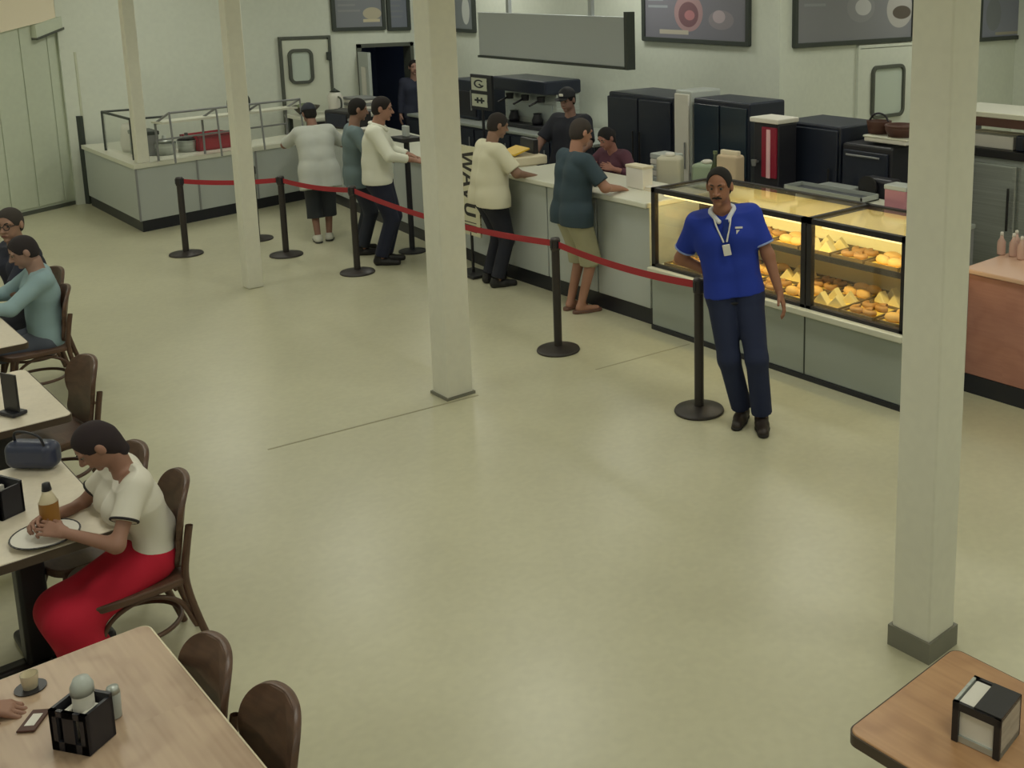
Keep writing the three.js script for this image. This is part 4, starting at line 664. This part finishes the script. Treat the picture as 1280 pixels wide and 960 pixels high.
// ---------- queue barrier ----------
const stanchionAt = [[874, 514, 1.0], [698, 438, 0.98], [447, 341, 0.95], [358, 319, 0.92], [233, 318, 0.9]].map(([x, y, s]) => { const p = P(x, y); return [p.x, p.z, s]; });
{
  const labels = ['black queue post at the right end of the red belt, beside the man in blue', 'black queue post in front of the teal shirt customer', 'black queue post in front of the white shirt man in navy trousers', 'black queue post just right of the far left pillar', 'black queue post at the left end of the red belt, before the corner counter'];
  let proto = null;
  stanchionAt.forEach(([x, z, s], i) => {
    if (!proto) {
      proto = thing('queue_post', labels[0], 'queue post', [x, 0, z], 0, 'queue barrier posts');
      part('base', lathe([[0, 0], [0.172, 0], [0.176, 0.008], [0.17, 0.022], [0.09, 0.034], [0.045, 0.045], [0, 0.045]], 40), M.stanchion, proto);
      part('pole', cyl(0.033, 0.033, 0.82, 0, 0.04), M.stanchion, proto);
      part('head', lathe([[0, 0.86], [0.036, 0.86], [0.04, 0.87], [0.04, 0.95], [0.034, 0.965], [0, 0.968]]), M.stanchion, proto);
      part('belt_slot', [bx(0.026, 0.06, 0.01, 0, 0.885, 0.038), bx(0.01, 0.06, 0.026, 0.038, 0.885, 0)], M.black, proto);
    } else copy(proto, [x, 0, z], 0, labels[i]).scale.y = s;
  });
  const hp = P(322, 299), h = copy(proto, [hp.x, 0, hp.z], 0, 'black queue post mostly hidden behind the far left pillar'); h.scale.y = 0.9;
  const pts = [stanchionAt[0], stanchionAt[1], stanchionAt[2], stanchionAt[3], stanchionAt[4]];
  const bl = ['red belt hanging between the two nearest queue posts', 'red belt from the near pair of posts back past the middle pillar', 'red belt between the post by the navy trousers and the far left pillar', 'red belt reaching the queue post at the far left end'];
  for (let i = 0; i < 4; i++) {
    const [ax, az, as] = pts[i], [bx1, bz1, bs] = pts[i + 1], L = Math.hypot(bx1 - ax, bz1 - az), n = 24, pos = [], uv = [], idx = [], sag = 0.02 * L, dx = (bx1 - ax) / L, dz = (bz1 - az) / L, o = 0.04;
    for (let k = 0; k <= n; k++) { const t = k / n, x = ax + dx * (o + (L - 2 * o) * t), z = az + dz * (o + (L - 2 * o) * t), y = 0.915 * (as + (bs - as) * t) - sag * 4 * t * (1 - t); for (const [sy, sn] of [[-0.026, -0.002], [0.026, -0.002], [0.026, 0.002], [-0.026, 0.002]]) { pos.push(x - dz * sn, y + sy, z + dx * sn); uv.push(t * L, sy); } }
    for (let k = 0; k < n; k++) for (let q = 0; q < 4; q++) { const a = k * 4 + q, b = k * 4 + (q + 1) % 4; idx.push(a, b, a + 4, b, b + 4, a + 4); }
    const g = new THREE.BufferGeometry(); g.setAttribute('position', new THREE.Float32BufferAttribute(pos, 3)); g.setAttribute('uv', new THREE.Float32BufferAttribute(uv, 2)); g.setIndex(idx); g.computeVertexNormals();
    const b = thing('barrier_belt', bl[i], 'belt', [0, 0, 0]); part('belt', g, M.belt, b); part('clip', [[ax + dx * 0.04, az + dz * 0.04, as], [bx1 - dx * 0.04, bz1 - dz * 0.04, bs]].map(([x, z, s]) => bx(0.02, 0.06, 0.02, x, 0.885 * s, z)), M.black, b);
  }
}
// ---------- tables and chairs ----------
function table(label, x0, x1, z0, z1, topMat, edgeMat, y = 0.75) {
  const t = thing('table', label, 'table', [(x0 + x1) / 2, 0, (z0 + z1) / 2]), w = x1 - x0, d = z1 - z0;
  const s = rrShape(w, d, 0.03);
  part('tabletop', boxUV(ext(s, 0.022, 0.004).rotateX(-Math.PI / 2).translate(0, y - 0.028, 0)), topMat, t);
  part('edge_band', boxUV(ext(ringShape(w + 0.018, d + 0.018, 0.038, 0.02), 0.036).rotateX(-Math.PI / 2).translate(0, y - 0.042, 0)), edgeMat, t);
  for (const k of d > 1.1 ? [-0.3, 0.3] : [0]) { part('pedestal', [bx(0.11, y - 0.1, 0.11, 0, 0.04, k * d, 0.02), bx(0.5, 0.03, 0.3, 0, y - 0.07, k * d, 0.01)], M.darkMetal, t); part('foot', [bx(0.6, 0.05, 0.08, 0, 0, k * d, 0.02), bx(0.08, 0.05, 0.6, 0, 0, k * d, 0.02)], M.darkMetal, t); }
  return t;
}
table('brown wood-top table in the front with the black condiment caddy on it', -3.84, -2.76, -1.0, -0.1, M.brownTop, M.cream);
table('pale table where the woman in the red skirt eats', -5.62, -4.66, -1.16, 0.1, M.paleTop, M.edge);
table('white table behind the seated woman, with an empty chair beyond it', -7.08, -6.14, -1.36, -0.2, M.paleTop, M.edge);
table('white-topped table nearest the two people at the far left', -8.75, -7.62, -1.5, -0.4, M.paleTop, M.edge);
table('reddish brown table corner at the lower right with the napkin dispenser', -1.76, -0.7, -2.88, -2.31, M.darkTop, M.edge);
let chairP = null;
function chair(label, x, z, turn, group) {
  if (chairP) return copy(chairP, [x, 0, z], turn, label);
  const c = chairP = thing('dining_chair', label, 'chair', [x, 0, z], turn);
  const seat = new THREE.Shape(); seat.moveTo(-0.17, -0.19); seat.quadraticCurveTo(0, -0.23, 0.17, -0.19); seat.quadraticCurveTo(0.215, 0, 0.2, 0.15); seat.quadraticCurveTo(0.18, 0.21, 0, 0.215); seat.quadraticCurveTo(-0.18, 0.21, -0.2, 0.15); seat.quadraticCurveTo(-0.215, 0, -0.17, -0.19);
  part('seat', boxUV(ext(seat, 0.02, 0.008).rotateX(Math.PI / 2).translate(0, 0.45, 0)), M.chair, c);
  // solid shield-shaped back, bent round the sitter
  const b = new THREE.Shape(); b.moveTo(-0.1, 0); b.bezierCurveTo(-0.2, 0.03, -0.15, 0.1, -0.165, 0.16); b.bezierCurveTo(-0.22, 0.24, -0.2, 0.37, -0.09, 0.395); b.quadraticCurveTo(0, 0.41, 0.09, 0.395); b.bezierCurveTo(0.2, 0.37, 0.22, 0.24, 0.165, 0.16); b.bezierCurveTo(0.15, 0.1, 0.2, 0.03, 0.1, 0); b.closePath();
  let bg = ext(b, 0.014, 0.005, 16); const bp = bg.attributes.position; for (let i = 0; i < bp.count; i++) { const x = bp.getX(i), y = bp.getY(i); bp.setZ(i, bp.getZ(i) + x * x * 1.4 - y * 0.16); } bg.scale(0.94, 0.92, 1); bg = toCreasedNormals(bg, 0.6); bg.translate(0, 0.475, -0.205);
  part('backrest', boxUV(bg), M.chair, c);
  for (const s of [-1, 1]) {
    part('rear_leg', tube([[s * 0.195, 0, -0.3], [s * 0.18, 0.25, -0.225], [s * 0.172, 0.45, -0.19], [s * 0.172, 0.58, -0.205], [s * 0.166, 0.68, -0.225]], 0.0155, 24, 10), M.chair, c);
    part('front_leg', tube([[s * 0.185, 0, 0.19], [s * 0.17, 0.25, 0.165], [s * 0.15, 0.44, 0.14]], 0.016, 16, 10), M.chair, c);
    part('side_arch', tube([[s * 0.178, 0.22, -0.215], [s * 0.175, 0.36, -0.15], [s * 0.172, 0.41, -0.03], [s * 0.172, 0.36, 0.1], [s * 0.175, 0.22, 0.165]], 0.0105, 24, 8), M.chair, c);
  }
  part('stretcher', new THREE.TorusGeometry(0.17, 0.011, 8, 36).rotateX(Math.PI / 2).translate(0, 0.22, -0.02), M.chair, c);
  return c;
}
chair('dark wooden chair tucked at the brown front table, nearest the bottom edge', -2.99, -0.88, 0.0);
chair('dark wooden chair tucked at the brown front table, nearer the red skirt', -3.4, -0.84, 0.0);
chair('dark wooden chair that the woman in the red skirt sits on', -4.8, -1.2, -0.1);
chair('dark wooden chair beside the seated woman, only its back top showing', -5.23, -1.17, 0.05);
chair('empty dark wooden chair at the white table behind the woman', -6.72, -1.37, 0.1);
chair('brown wooden chair that the person in the light blue shirt sits on', -8.52, -1.7, -0.05);
chair('dark wooden chair that the man in navy at the far left sits on', -9.08, -1.8, 0.15);
chair('dark wooden chair under the person in purple at the front table', -3.5, 0.14, Math.PI);
// ---------- things on the tables ----------
{
  const q = P(106, 925, 0.755), c = thing('condiment_caddy', 'black condiment caddy with a white shaker on the brown front table', 'caddy', [q.x, 0.75, q.z], 0.55);
  part('rack', [bx(0.13, 0.012, 0.1, 0, 0, 0, 0.005), bb(-0.065, 0, 0.04, -0.04, 0.13, 0.05), bb(0.04, 0, 0.04, 0.065, 0.13, 0.05), bb(-0.02, 0, 0.04, 0.02, 0.13, 0.05), bb(-0.065, 0, 0.04, 0.065, 0.03, 0.05), bb(-0.065, 0.11, 0.04, 0.065, 0.13, 0.05), bb(-0.065, 0, -0.05, 0.065, 0.14, -0.04), bb(-0.065, 0, -0.05, -0.055, 0.13, 0.05), bb(0.055, 0, -0.05, 0.065, 0.13, 0.05)], M.black, c);
  part('packet', [bx(0.018, 0.1, 0.06, -0.03, 0.012, 0.0), bx(0.018, 0.1, 0.06, 0.032, 0.012, 0.0)], M.white, c);
  const sh = thing('shaker', 'tall white sugar shaker with a domed lid in the black caddy on the front table', 'shaker', [q.x, 0.762, q.z], 0); sh.position.add(V(-0.005, 0, -0.01)); sh.scale.setScalar(0.95); part('jar', lathe([[0, 0], [0.03, 0], [0.032, 0.02], [0.03, 0.15], [0, 0.15]]), M.white, sh); part('lid', lathe([[0, 0.15], [0.033, 0.15], [0.033, 0.175], [0.022, 0.2], [0, 0.205]]), M.panel, sh);
  const s2 = thing('shaker', 'small glass salt shaker standing close behind the black caddy', 'shaker', [q.x - 0.06, 0.75, q.z - 0.1], 0); part('jar', lathe([[0, 0], [0.018, 0], [0.02, 0.08], [0, 0.08]]), M.panel, s2); part('lid', lathe([[0, 0.08], [0.02, 0.08], [0.016, 0.1], [0, 0.102]]), M.steel, s2);
  // woman's table
  const p = P(57, 672, 0.755), pl = thing('plate', 'white plate in front of the woman in the red skirt', 'plate', [p.x, 0.75, p.z]); part('plate', lathe([[0, 0], [0.07, 0], [0.12, 0.018], [0.125, 0.024], [0.07, 0.008], [0, 0.008]]), M.white, pl); part('rim', new THREE.TorusGeometry(0.122, 0.004, 6, 36).rotateX(Math.PI / 2).translate(0, 0.021, 0), M.darkMetal, pl);
  const bt = thing('sauce_bottle', 'yellow-brown sauce bottle with a dark cap on the pale table', 'bottle', [p.x - 0.03, 0.76, p.z - 0.03]); part('bottle', lathe([[0, 0], [0.032, 0], [0.034, 0.01], [0.034, 0.13], [0.02, 0.165], [0.016, 0.18], [0, 0.18]]), mat(0xd9cdb0, 0.35), bt); part('label', lathe([[0.0345, 0.03], [0.0352, 0.03], [0.0352, 0.13], [0.0345, 0.13]]), mat(0x96682c, 0.5), bt, 'brown paper label'); part('cap', lathe([[0, 0.18], [0.018, 0.18], [0.014, 0.21], [0, 0.212]]), M.black, bt);
  const k = P(8, 645, 0.755), kd = copy(c, [k.x - 0.05, 0.75, k.z], 0.4, 'dark condiment caddy at the left edge on the pale table');
  const bg = P(62, 578, 0.755), hb = thing('handbag', 'dark navy rounded bag on the table left of the seated woman\'s head', 'bag', [bg.x, 0.752, bg.z + 0.06], 0.75); hb.scale.setScalar(0.66); part('body', new RoundedBoxGeometry(0.36, 0.2, 0.16, 5, 0.07).translate(0, 0.1, 0), mat(0x3a3f55, 0.35), hb); part('strap', tube([[-0.12, 0.18, 0], [-0.1, 0.26, 0.02], [0, 0.28, 0.05], [0.1, 0.25, 0.06], [0.12, 0.18, 0.05]], 0.009), M.black, hb);
  const m0 = thing('menu_stand', 'black tabletop menu holder at the left edge of the white table', 'menu holder', [P(2, 520, 0.755).x, 0.751, P(2, 520, 0.755).z - 0.05], 0.4); part('base', bx(0.12, 0.02, 0.08, 0, 0, 0, 0.006), M.black, m0); part('card', bx(0.11, 0.2, 0.012, 0, 0.02, 0, 0.003), M.darkMetal, m0);
  // lower left: a glass and a wallet by the purple sleeve
  const g = P(38, 858, 0.755), gl = thing('glass', 'small clear tumbler by the purple sleeve on the brown table', 'glass', [g.x, 0.75, g.z]); part('tumbler', lathe([[0, 0], [0.02, 0], [0.026, 0.05], [0.023, 0.05], [0.018, 0.006], [0, 0.006]]), M.cream, gl); part('coaster', cyl(0.045, 0.045, 0.003, 0, 0.0), M.darkMetal, gl);
  const w = P(42, 900, 0.755), wl = thing('phone', 'dark phone with a bright screen lying on the brown front table', 'phone', [w.x, 0.75, w.z], 0.9); wl.scale.setScalar(0.7); part('case', bx(0.075, 0.009, 0.145, 0, 0, 0, 0.004), M.brown, wl); part('screen', bx(0.04, 0.001, 0.08, 0, 0.009, 0), M.white, wl);
  // napkin dispenser
  const n = P(1243, 925, 0.755), nd = thing('napkin_dispenser', 'steel napkin dispenser full of white napkins on the lower right table', 'napkin dispenser', [n.x - 0.03, 0.75, n.z + 0.0], 0.12);
  part('shell', [bx(0.14, 0.012, 0.13, 0, 0, 0), bb(-0.075, 0, -0.07, -0.066, 0.13, 0.07), bb(0.066, 0, -0.07, 0.075, 0.13, 0.07), bb(-0.075, 0.0, -0.07, 0.075, 0.02, 0.07)], M.steel, nd);
  part('frame', [...[-1, 1].flatMap((s) => [bb(-0.075, 0.105, s * 0.07 - 0.005, 0.075, 0.13, s * 0.07 + 0.005), bb(-0.075, 0, s * 0.07 - 0.005, -0.055, 0.13, s * 0.07 + 0.005), bb(0.055, 0, s * 0.07 - 0.005, 0.075, 0.13, s * 0.07 + 0.005)]), bb(-0.01, 0.12, -0.07, 0.075, 0.135, 0.07)], M.darkMetal, nd);
  part('napkin_stack', bx(0.115, 0.115, 0.125, -0.005, 0.012, 0, 0.006), M.white, nd);
}
// ---------- people ----------
const man = (() => {
  const f = P(941, 527), pr = person('man in a royal blue polo shirt and dark trousers leaning by the display case', {
    pos: [f.x, 0, f.z], yaw: 0.76, height: 1.76, girth: 0.98, cell: 0.011, fine: 0.0035, skin: 0x93654e,
    pelvis: [-0.13, 0.92, -0.03], chest: [-0.185, 1.29, -0.05], roll: 0.02, neckTo: [-0.215, 1.535, -0.02], headTurn: -0.22, headNod: 0.12, headTilt: 0.05,
    armR: { hand: [-0.26, 1.0, -0.12], pole: [-1, -0.7, -0.3], curl: 0.9, palm: [0.6, 0, 0.6] }, armL: { hand: [0.2, 0.86, 0.08], pole: [0.5, 0, -1], curl: 0.35 },
    legR: { foot: [-0.075, 0.085, -0.03], pole: [-0.15, 0, 1], toe: -0.2 }, legL: { foot: [0.06, 0.085, 0.08], pole: [0.1, 0, 1], toe: 0.05 },
    top: { color: 0x19349c, sleeve: 'short', sleeveLen: 0.74, hem: 0.03, grow: 0.031, collar: 0xcfd2d8, trim: 0x8fa0d0, name: 'polo_shirt' }, bottom: { kind: 'trousers', color: 0x1b2442 }, shoes: { color: 0x2a211e, sole: 0x191615 }, hair: 'short', hairline: 0.028, moustache: true,
  });
  const { o, Ch, shirt, root, neck } = pr;
  part('lanyard', [tube([o(neck, -0.06, 0.0, 0.075), o(Ch, -0.05, 0.1, 0.118), o(Ch, -0.015, -0.02, 0.142)].map((p) => p.toArray()), 0.006, 20, 6), tube([o(neck, 0.06, 0.0, 0.075), o(Ch, 0.045, 0.1, 0.118), o(Ch, 0.005, -0.02, 0.142)].map((p) => p.toArray()), 0.006, 20, 6)], M.white, root);
  const bd = part('name_badge', bx(0.05, 0.075, 0.008, 0, 0, 0, 0.004), M.white, root); bd.position.copy(o(Ch, 0.0, -0.11, 0.14)); bd.rotation.z = 0.2;
  const em = part('shirt_emblem', [bx(0.05, 0.012, 0.006, 0, 0.05, 0), bx(0.042, 0.04, 0.006, 0.004, 0, 0)], M.white, shirt); em.position.copy(o(Ch, 0.088, 0.005, 0.134)); em.rotation.set(-0.1, 0.35, 0);
  part('placket', bx(0.035, 0.15, 0.008, 0, 0, 0, 0.003), cloth(0x16307e), shirt).position.copy(o(Ch, -0.002, -0.02, 0.128));
  part('belt', meshOf([cap(o(V(-0.13, 0.92, -0.03), -0.075, 0.0, -0.01), o(V(-0.13, 0.92, -0.03), 0.075, 0.0, -0.01), 0.126, 0.126, 0.0)], 0.01, 0.012, (d, x, y) => Math.max(d, Math.abs(y - 0.845) - 0.018)), M.black, root);
  return pr;
})();
{ const f = P(730, 386); person('man in a dark teal T-shirt and khaki shorts standing at the counter, back turned', { pos: [f.x, 0, f.z + 0.1], yaw: 3.0, height: 1.75, girth: 1.12, cell: 0.014, skin: 0xa67a66, face: false, headTurn: 0.05, headNod: 0.25, pelvis: [0, 0.93, 0], chest: [0, 1.3, 0.03], neckTo: [0, 1.55, 0.06],
  armR: { hand: [-0.2, 1.13, 0.38], pole: [-1, -0.6, -0.6], curl: 0.5, palm: [0.3, -1, 0] }, armL: { hand: [0.18, 1.12, 0.36], pole: [1, -0.6, -0.6], curl: 0.5, palm: [-0.3, -1, 0] }, legL: { foot: [0.08, 0.085, 0], toe: 0.2 }, legR: { foot: [-0.08, 0.085, 0.02], toe: -0.2 },
  top: { color: 0x33444e, sleeve: 'short', sleeveLen: 0.8, hem: 0.11, name: 't_shirt', grow: 0.025 }, bottom: { kind: 'shorts', color: 0xa3a084, len: 0.1 }, shoes: { color: 0x6a4c40, sandal: true }, hair: 'short', hairColor: 0x3a332f }); }
{ const f = P(630, 353); person('person in a cream T-shirt and black trousers at the counter right of the middle pillar', { pos: [f.x, 0, f.z + 0.12], yaw: 2.95, height: 1.7, girth: 1.32, cell: 0.015, skin: 0x8a6a58, face: false, headTurn: -0.1, headNod: 0.3, neckTo: [0, 1.55, 0.06], chest: [0, 1.3, 0.02],
  armR: { hand: [-0.22, 1.12, 0.4], pole: [-1, -0.7, -0.6], curl: 0.5, palm: [0.3, -1, 0] }, armL: { hand: [0.16, 1.1, 0.38], pole: [1, -0.7, -0.6], curl: 0.5, palm: [-0.3, -1, 0] },
  top: { color: 0xd8d4bb, sleeve: 'short', sleeveLen: 0.85, hem: 0.09, name: 't_shirt', grow: 0.026 }, bottom: { kind: 'trousers', color: 0x20222e }, shoes: { color: 0x1c1a1c }, hair: 'short', hairColor: 0x2c2624 }); }
{ const f = P(480, 329); person('man in a white shirt and navy trousers in profile, left of the middle pillar', { pos: [f.x, 0, f.z], yaw: 2.6, height: 1.78, girth: 1.25, legL: { foot: [0.07, 0.085, 0.02] }, legR: { foot: [-0.07, 0.085, -0.02] }, cell: 0.015, skin: 0xa17866, headTurn: -0.1, headNod: 0.15, neckTo: [0, 1.54, 0.04],
  armR: { hand: [-0.2, 1.12, 0.36], pole: [-1, -0.6, -0.6], curl: 0.6, palm: [0.6, -1, 0] }, armL: { hand: [0.2, 1.1, 0.34], pole: [1, -0.6, -0.6], curl: 0.6, palm: [-0.6, -1, 0] },
  top: { color: 0xdfe0d2, sleeve: 'long', cuff: 0.75, hem: 0.06, name: 'shirt', grow: 0.022, collar: 0xe6e6da }, bottom: { kind: 'trousers', color: 0x1f2338 }, shoes: { color: 0x1b181a }, hair: 'short', hairColor: 0x241d1b }); }
{ const f = P(452, 316); person('person in a grey-blue top half hidden behind the man in the white shirt', { pos: [f.x, 0, f.z], yaw: 2.8, height: 1.7, cell: 0.016, fine: 0.006, skin: 0x8f6d5c, face: false, headNod: 0.2,
  armR: { hand: [-0.18, 1.1, 0.32], pole: [-1, -0.6, -0.6], curl: 0.6 }, armL: { hand: [0.2, 1.1, 0.3], pole: [1, -0.6, -0.6], curl: 0.6 }, top: { color: 0x67787c, sleeve: 'long', hem: 0.15, name: 'jacket' }, bottom: { kind: 'trousers', color: 0x262a36 }, shoes: { color: 0x1b181a }, hair: 'short' }); }
{ const f = P(405, 301); person('person in a loose pale grey T-shirt, dark shorts and cap reaching over the far counter', { pos: [f.x, 0, f.z - 0.0], yaw: -1.95, height: 1.6, girth: 1.12, cell: 0.015, fine: 0.006, skin: 0x8a6556, face: false, headTurn: 0.35, headNod: 0.35, pelvis: [0, 0.92, 0], chest: [0.02, 1.28, 0.09], neckTo: [0.04, 1.52, 0.16],
  armL: { hand: [0.26, 1.22, 0.52], pole: [1, -0.4, -0.8], curl: 0.4, palm: [0, -1, 0] }, armR: { hand: [-0.2, 1.2, 0.48], pole: [-1, -0.6, -0.6], curl: 0.5, palm: [0, -1, 0] }, legR: { foot: [-0.07, 0.085, 0.02] }, legL: { foot: [0.07, 0.085, -0.06] },
  top: { color: 0xc2c6c0, sleeve: 'short', sleeveLen: 0.9, hem: 0.24, name: 't_shirt', grow: 0.035 }, bottom: { kind: 'shorts', color: 0x2e3238, len: 0.45 }, shoes: { color: 0xcfcfc4, sole: 0x333333 }, hair: 'short', cap: 0x262b36 }); }
{ const h = PZ(713, 122, -7.35); person('staff member in black with a black cap behind the counter', { pos: [h.x, 0, -7.35], yaw: 0.35, height: 1.78, girth: 1.3, cell: 0.015, fine: 0.005, skin: 0x8c6c60, headNod: 0.25,
  armR: { hand: [-0.25, 1.05, 0.35], pole: [-1, -0.3, -0.6], curl: 0.6 }, armL: { hand: [0.25, 1.05, 0.35], pole: [1, -0.3, -0.6], curl: 0.6 }, top: { color: 0x22242f, sleeve: 'short', sleeveLen: 0.9, hem: 0.15, name: 'uniform_shirt', grow: 0.025 }, bottom: { kind: 'trousers', color: 0x1d1f28 }, shoes: { color: 0x161618 }, hair: 'short', cap: 0x1b1c24, capBadge: true }); }
{ const h = PZ(771, 165, -6.98); person('staff member in a plum top leaning over the counter beside the teal shirt man', { pos: [h.x, 0, -7.0], yaw: 0.1, height: 1.55, cell: 0.015, fine: 0.006, skin: 0x96685c, headNod: 0.5, chest: [0, 1.28, 0.06], neckTo: [0, 1.52, 0.13],
  armR: { hand: [-0.16, 1.28, 0.32], pole: [-1, -0.5, -0.4], curl: 0.6 }, armL: { hand: [0.2, 1.28, 0.3], pole: [1, -0.5, -0.4], curl: 0.6 }, top: { color: 0x54303f, sleeve: 'long', cuff: 0.6, hem: 0.15, name: 'uniform_shirt' }, bottom: { kind: 'trousers', color: 0x1d1f28 }, shoes: { color: 0x161618 }, hair: 'bun', hairColor: 0x1a171a }); }
{ person('person in dark clothes standing in the dark doorway, mostly behind the middle pillar', { pos: [-16.0, 0, -8.95], yaw: 1.2, height: 1.7, cell: 0.017, fine: 0.007, skin: 0xa07c6e, top: { color: 0x2c3042, sleeve: 'long', hem: 0.12, name: 'shirt' }, bottom: { kind: 'trousers', color: 0x20222c }, shoes: { color: 0x161618 }, hair: 'short' }); }
// seated
const SEAT = { legL: { foot: [0.1, 0.085, 0.42], pole: [0, 1, 0.6], toe: 0.1 }, legR: { foot: [-0.1, 0.085, 0.4], pole: [0, 1, 0.6], toe: -0.1 } };
{ const [x, z] = [-4.76, -1.22]; person('seated woman in a white blouse with black trim and a long red skirt, eating', { ...SEAT, pos: [x, 0, z], yaw: 0.0, height: 1.42, girth: 0.86, female: true, cell: 0.009, fine: 0.003, skin: 0x97705f, pelvis: [0, 0.665, -0.06], chest: [-0.0, 1.02, -0.02], twist: -0.05, slump: true, neckTo: [-0.0, 1.265, 0.03], headNod: 0.65, headTurn: -0.1,
  armL: { hand: [0.12, 0.98, 0.32], pole: [1, -0.9, -0.4], curl: 0.7, palm: [-0.6, -0.5, 0] }, armR: { hand: [-0.1, 0.99, 0.34], pole: [-1, -0.9, -0.3], curl: 0.7, palm: [0.6, -0.5, 0] }, legL: { foot: [0.1, 0.085, 0.2], pole: [0, 1, 0.6], toe: 0.1 }, legR: { foot: [-0.1, 0.085, 0.22], pole: [0, 1, 0.6], toe: -0.1 },
  top: { color: 0xdcd8cc, sleeve: 'short', sleeveLen: 0.6, hem: 0.05, name: 'blouse', trim: 0x2a2628, neck: -0.01, scoop: 0.7, grow: 0.016 }, bottom: { kind: 'skirt', color: 0xb81230, len: 0.85, slim: 0.92 }, shoes: { color: 0x2a2020 }, hair: 'bob', hairColor: 0x2a2024 }); }
{ const [x, z] = [-8.54, -1.74]; person('seated person in a light blue shirt and grey trousers leaning over, back to us', { ...SEAT, pos: [x, 0, z], yaw: -0.15, height: 1.55, cell: 0.013, fine: 0.005, skin: 0x9a7a6c, pelvis: [0, 0.57, -0.05], chest: [0, 0.95, -0.06], neckTo: [0.0, 1.19, -0.04], headNod: 0.4, headTurn: 0.1,
  armL: { hand: [0.14, 0.9, 0.38], pole: [1, -0.7, -0.3], curl: 0.7 }, armR: { hand: [-0.14, 0.9, 0.38], pole: [-1, -0.7, -0.3], curl: 0.7 }, top: { color: 0x8fa9b0, sleeve: 'long', hem: 0.06, name: 'shirt', grow: 0.02 }, bottom: { kind: 'trousers', color: 0x545a68 }, shoes: { color: 0x262228 }, hair: 'short', hairColor: 0x2a2426 }); }
{ const [x, z] = [-9.05, -1.78]; person('seated man in a dark navy shirt and dark glasses at the far left', { ...SEAT, pos: [x, 0, z], yaw: 0.15, headTurn: 0.7, height: 1.68, cell: 0.014, fine: 0.005, skin: 0x9f7c6a, pelvis: [0, 0.57, -0.05], chest: [0, 0.95, -0.03], neckTo: [0, 1.19, 0.0], headNod: 0.1, glasses: 0x1c1c20,
  armL: { hand: [0.16, 0.78, 0.36], pole: [1, -0.7, -0.3], curl: 0.6 }, armR: { hand: [-0.16, 0.78, 0.36], pole: [-1, -0.7, -0.3], curl: 0.6 }, top: { color: 0x282b3c, sleeve: 'short', sleeveLen: 0.85, hem: 0.06, name: 'shirt', grow: 0.02 }, bottom: { kind: 'trousers', color: 0x2c2e36 }, shoes: { color: 0x1b181a }, hair: 'short', hairColor: 0x3a3430 }); }
{ const [x, z] = [-3.52, 0.1]; person('person in a purple sleeve at the left edge of the brown front table', { ...SEAT, pos: [x, 0, z], yaw: Math.PI, height: 1.68, cell: 0.013, fine: 0.0045, skin: 0x96705e, pelvis: [0, 0.57, -0.05], chest: [0, 0.92, 0.12], neckTo: [0, 1.15, 0.2], headNod: 0.3,
  armL: { hand: [0.16, 0.81, 0.6], pole: [1, -0.4, -0.3], curl: 0.6, palm: [0, -1, 0] }, armR: { hand: [-0.14, 0.8, 0.42], pole: [-1, -0.4, -0.3], curl: 0.6, palm: [0, -1, 0] }, top: { color: 0x54304c, sleeve: 'long', hem: 0.06, name: 'sweater', grow: 0.02 }, bottom: { kind: 'trousers', color: 0x2a2a34 }, shoes: { color: 0x1b181a }, hair: 'long', hairColor: 0x2a2024 }); }
scene.traverse((o) => { if (o.isMesh) { o.castShadow = true; o.receiveShadow = true; } });
renderer.render(scene, camera);
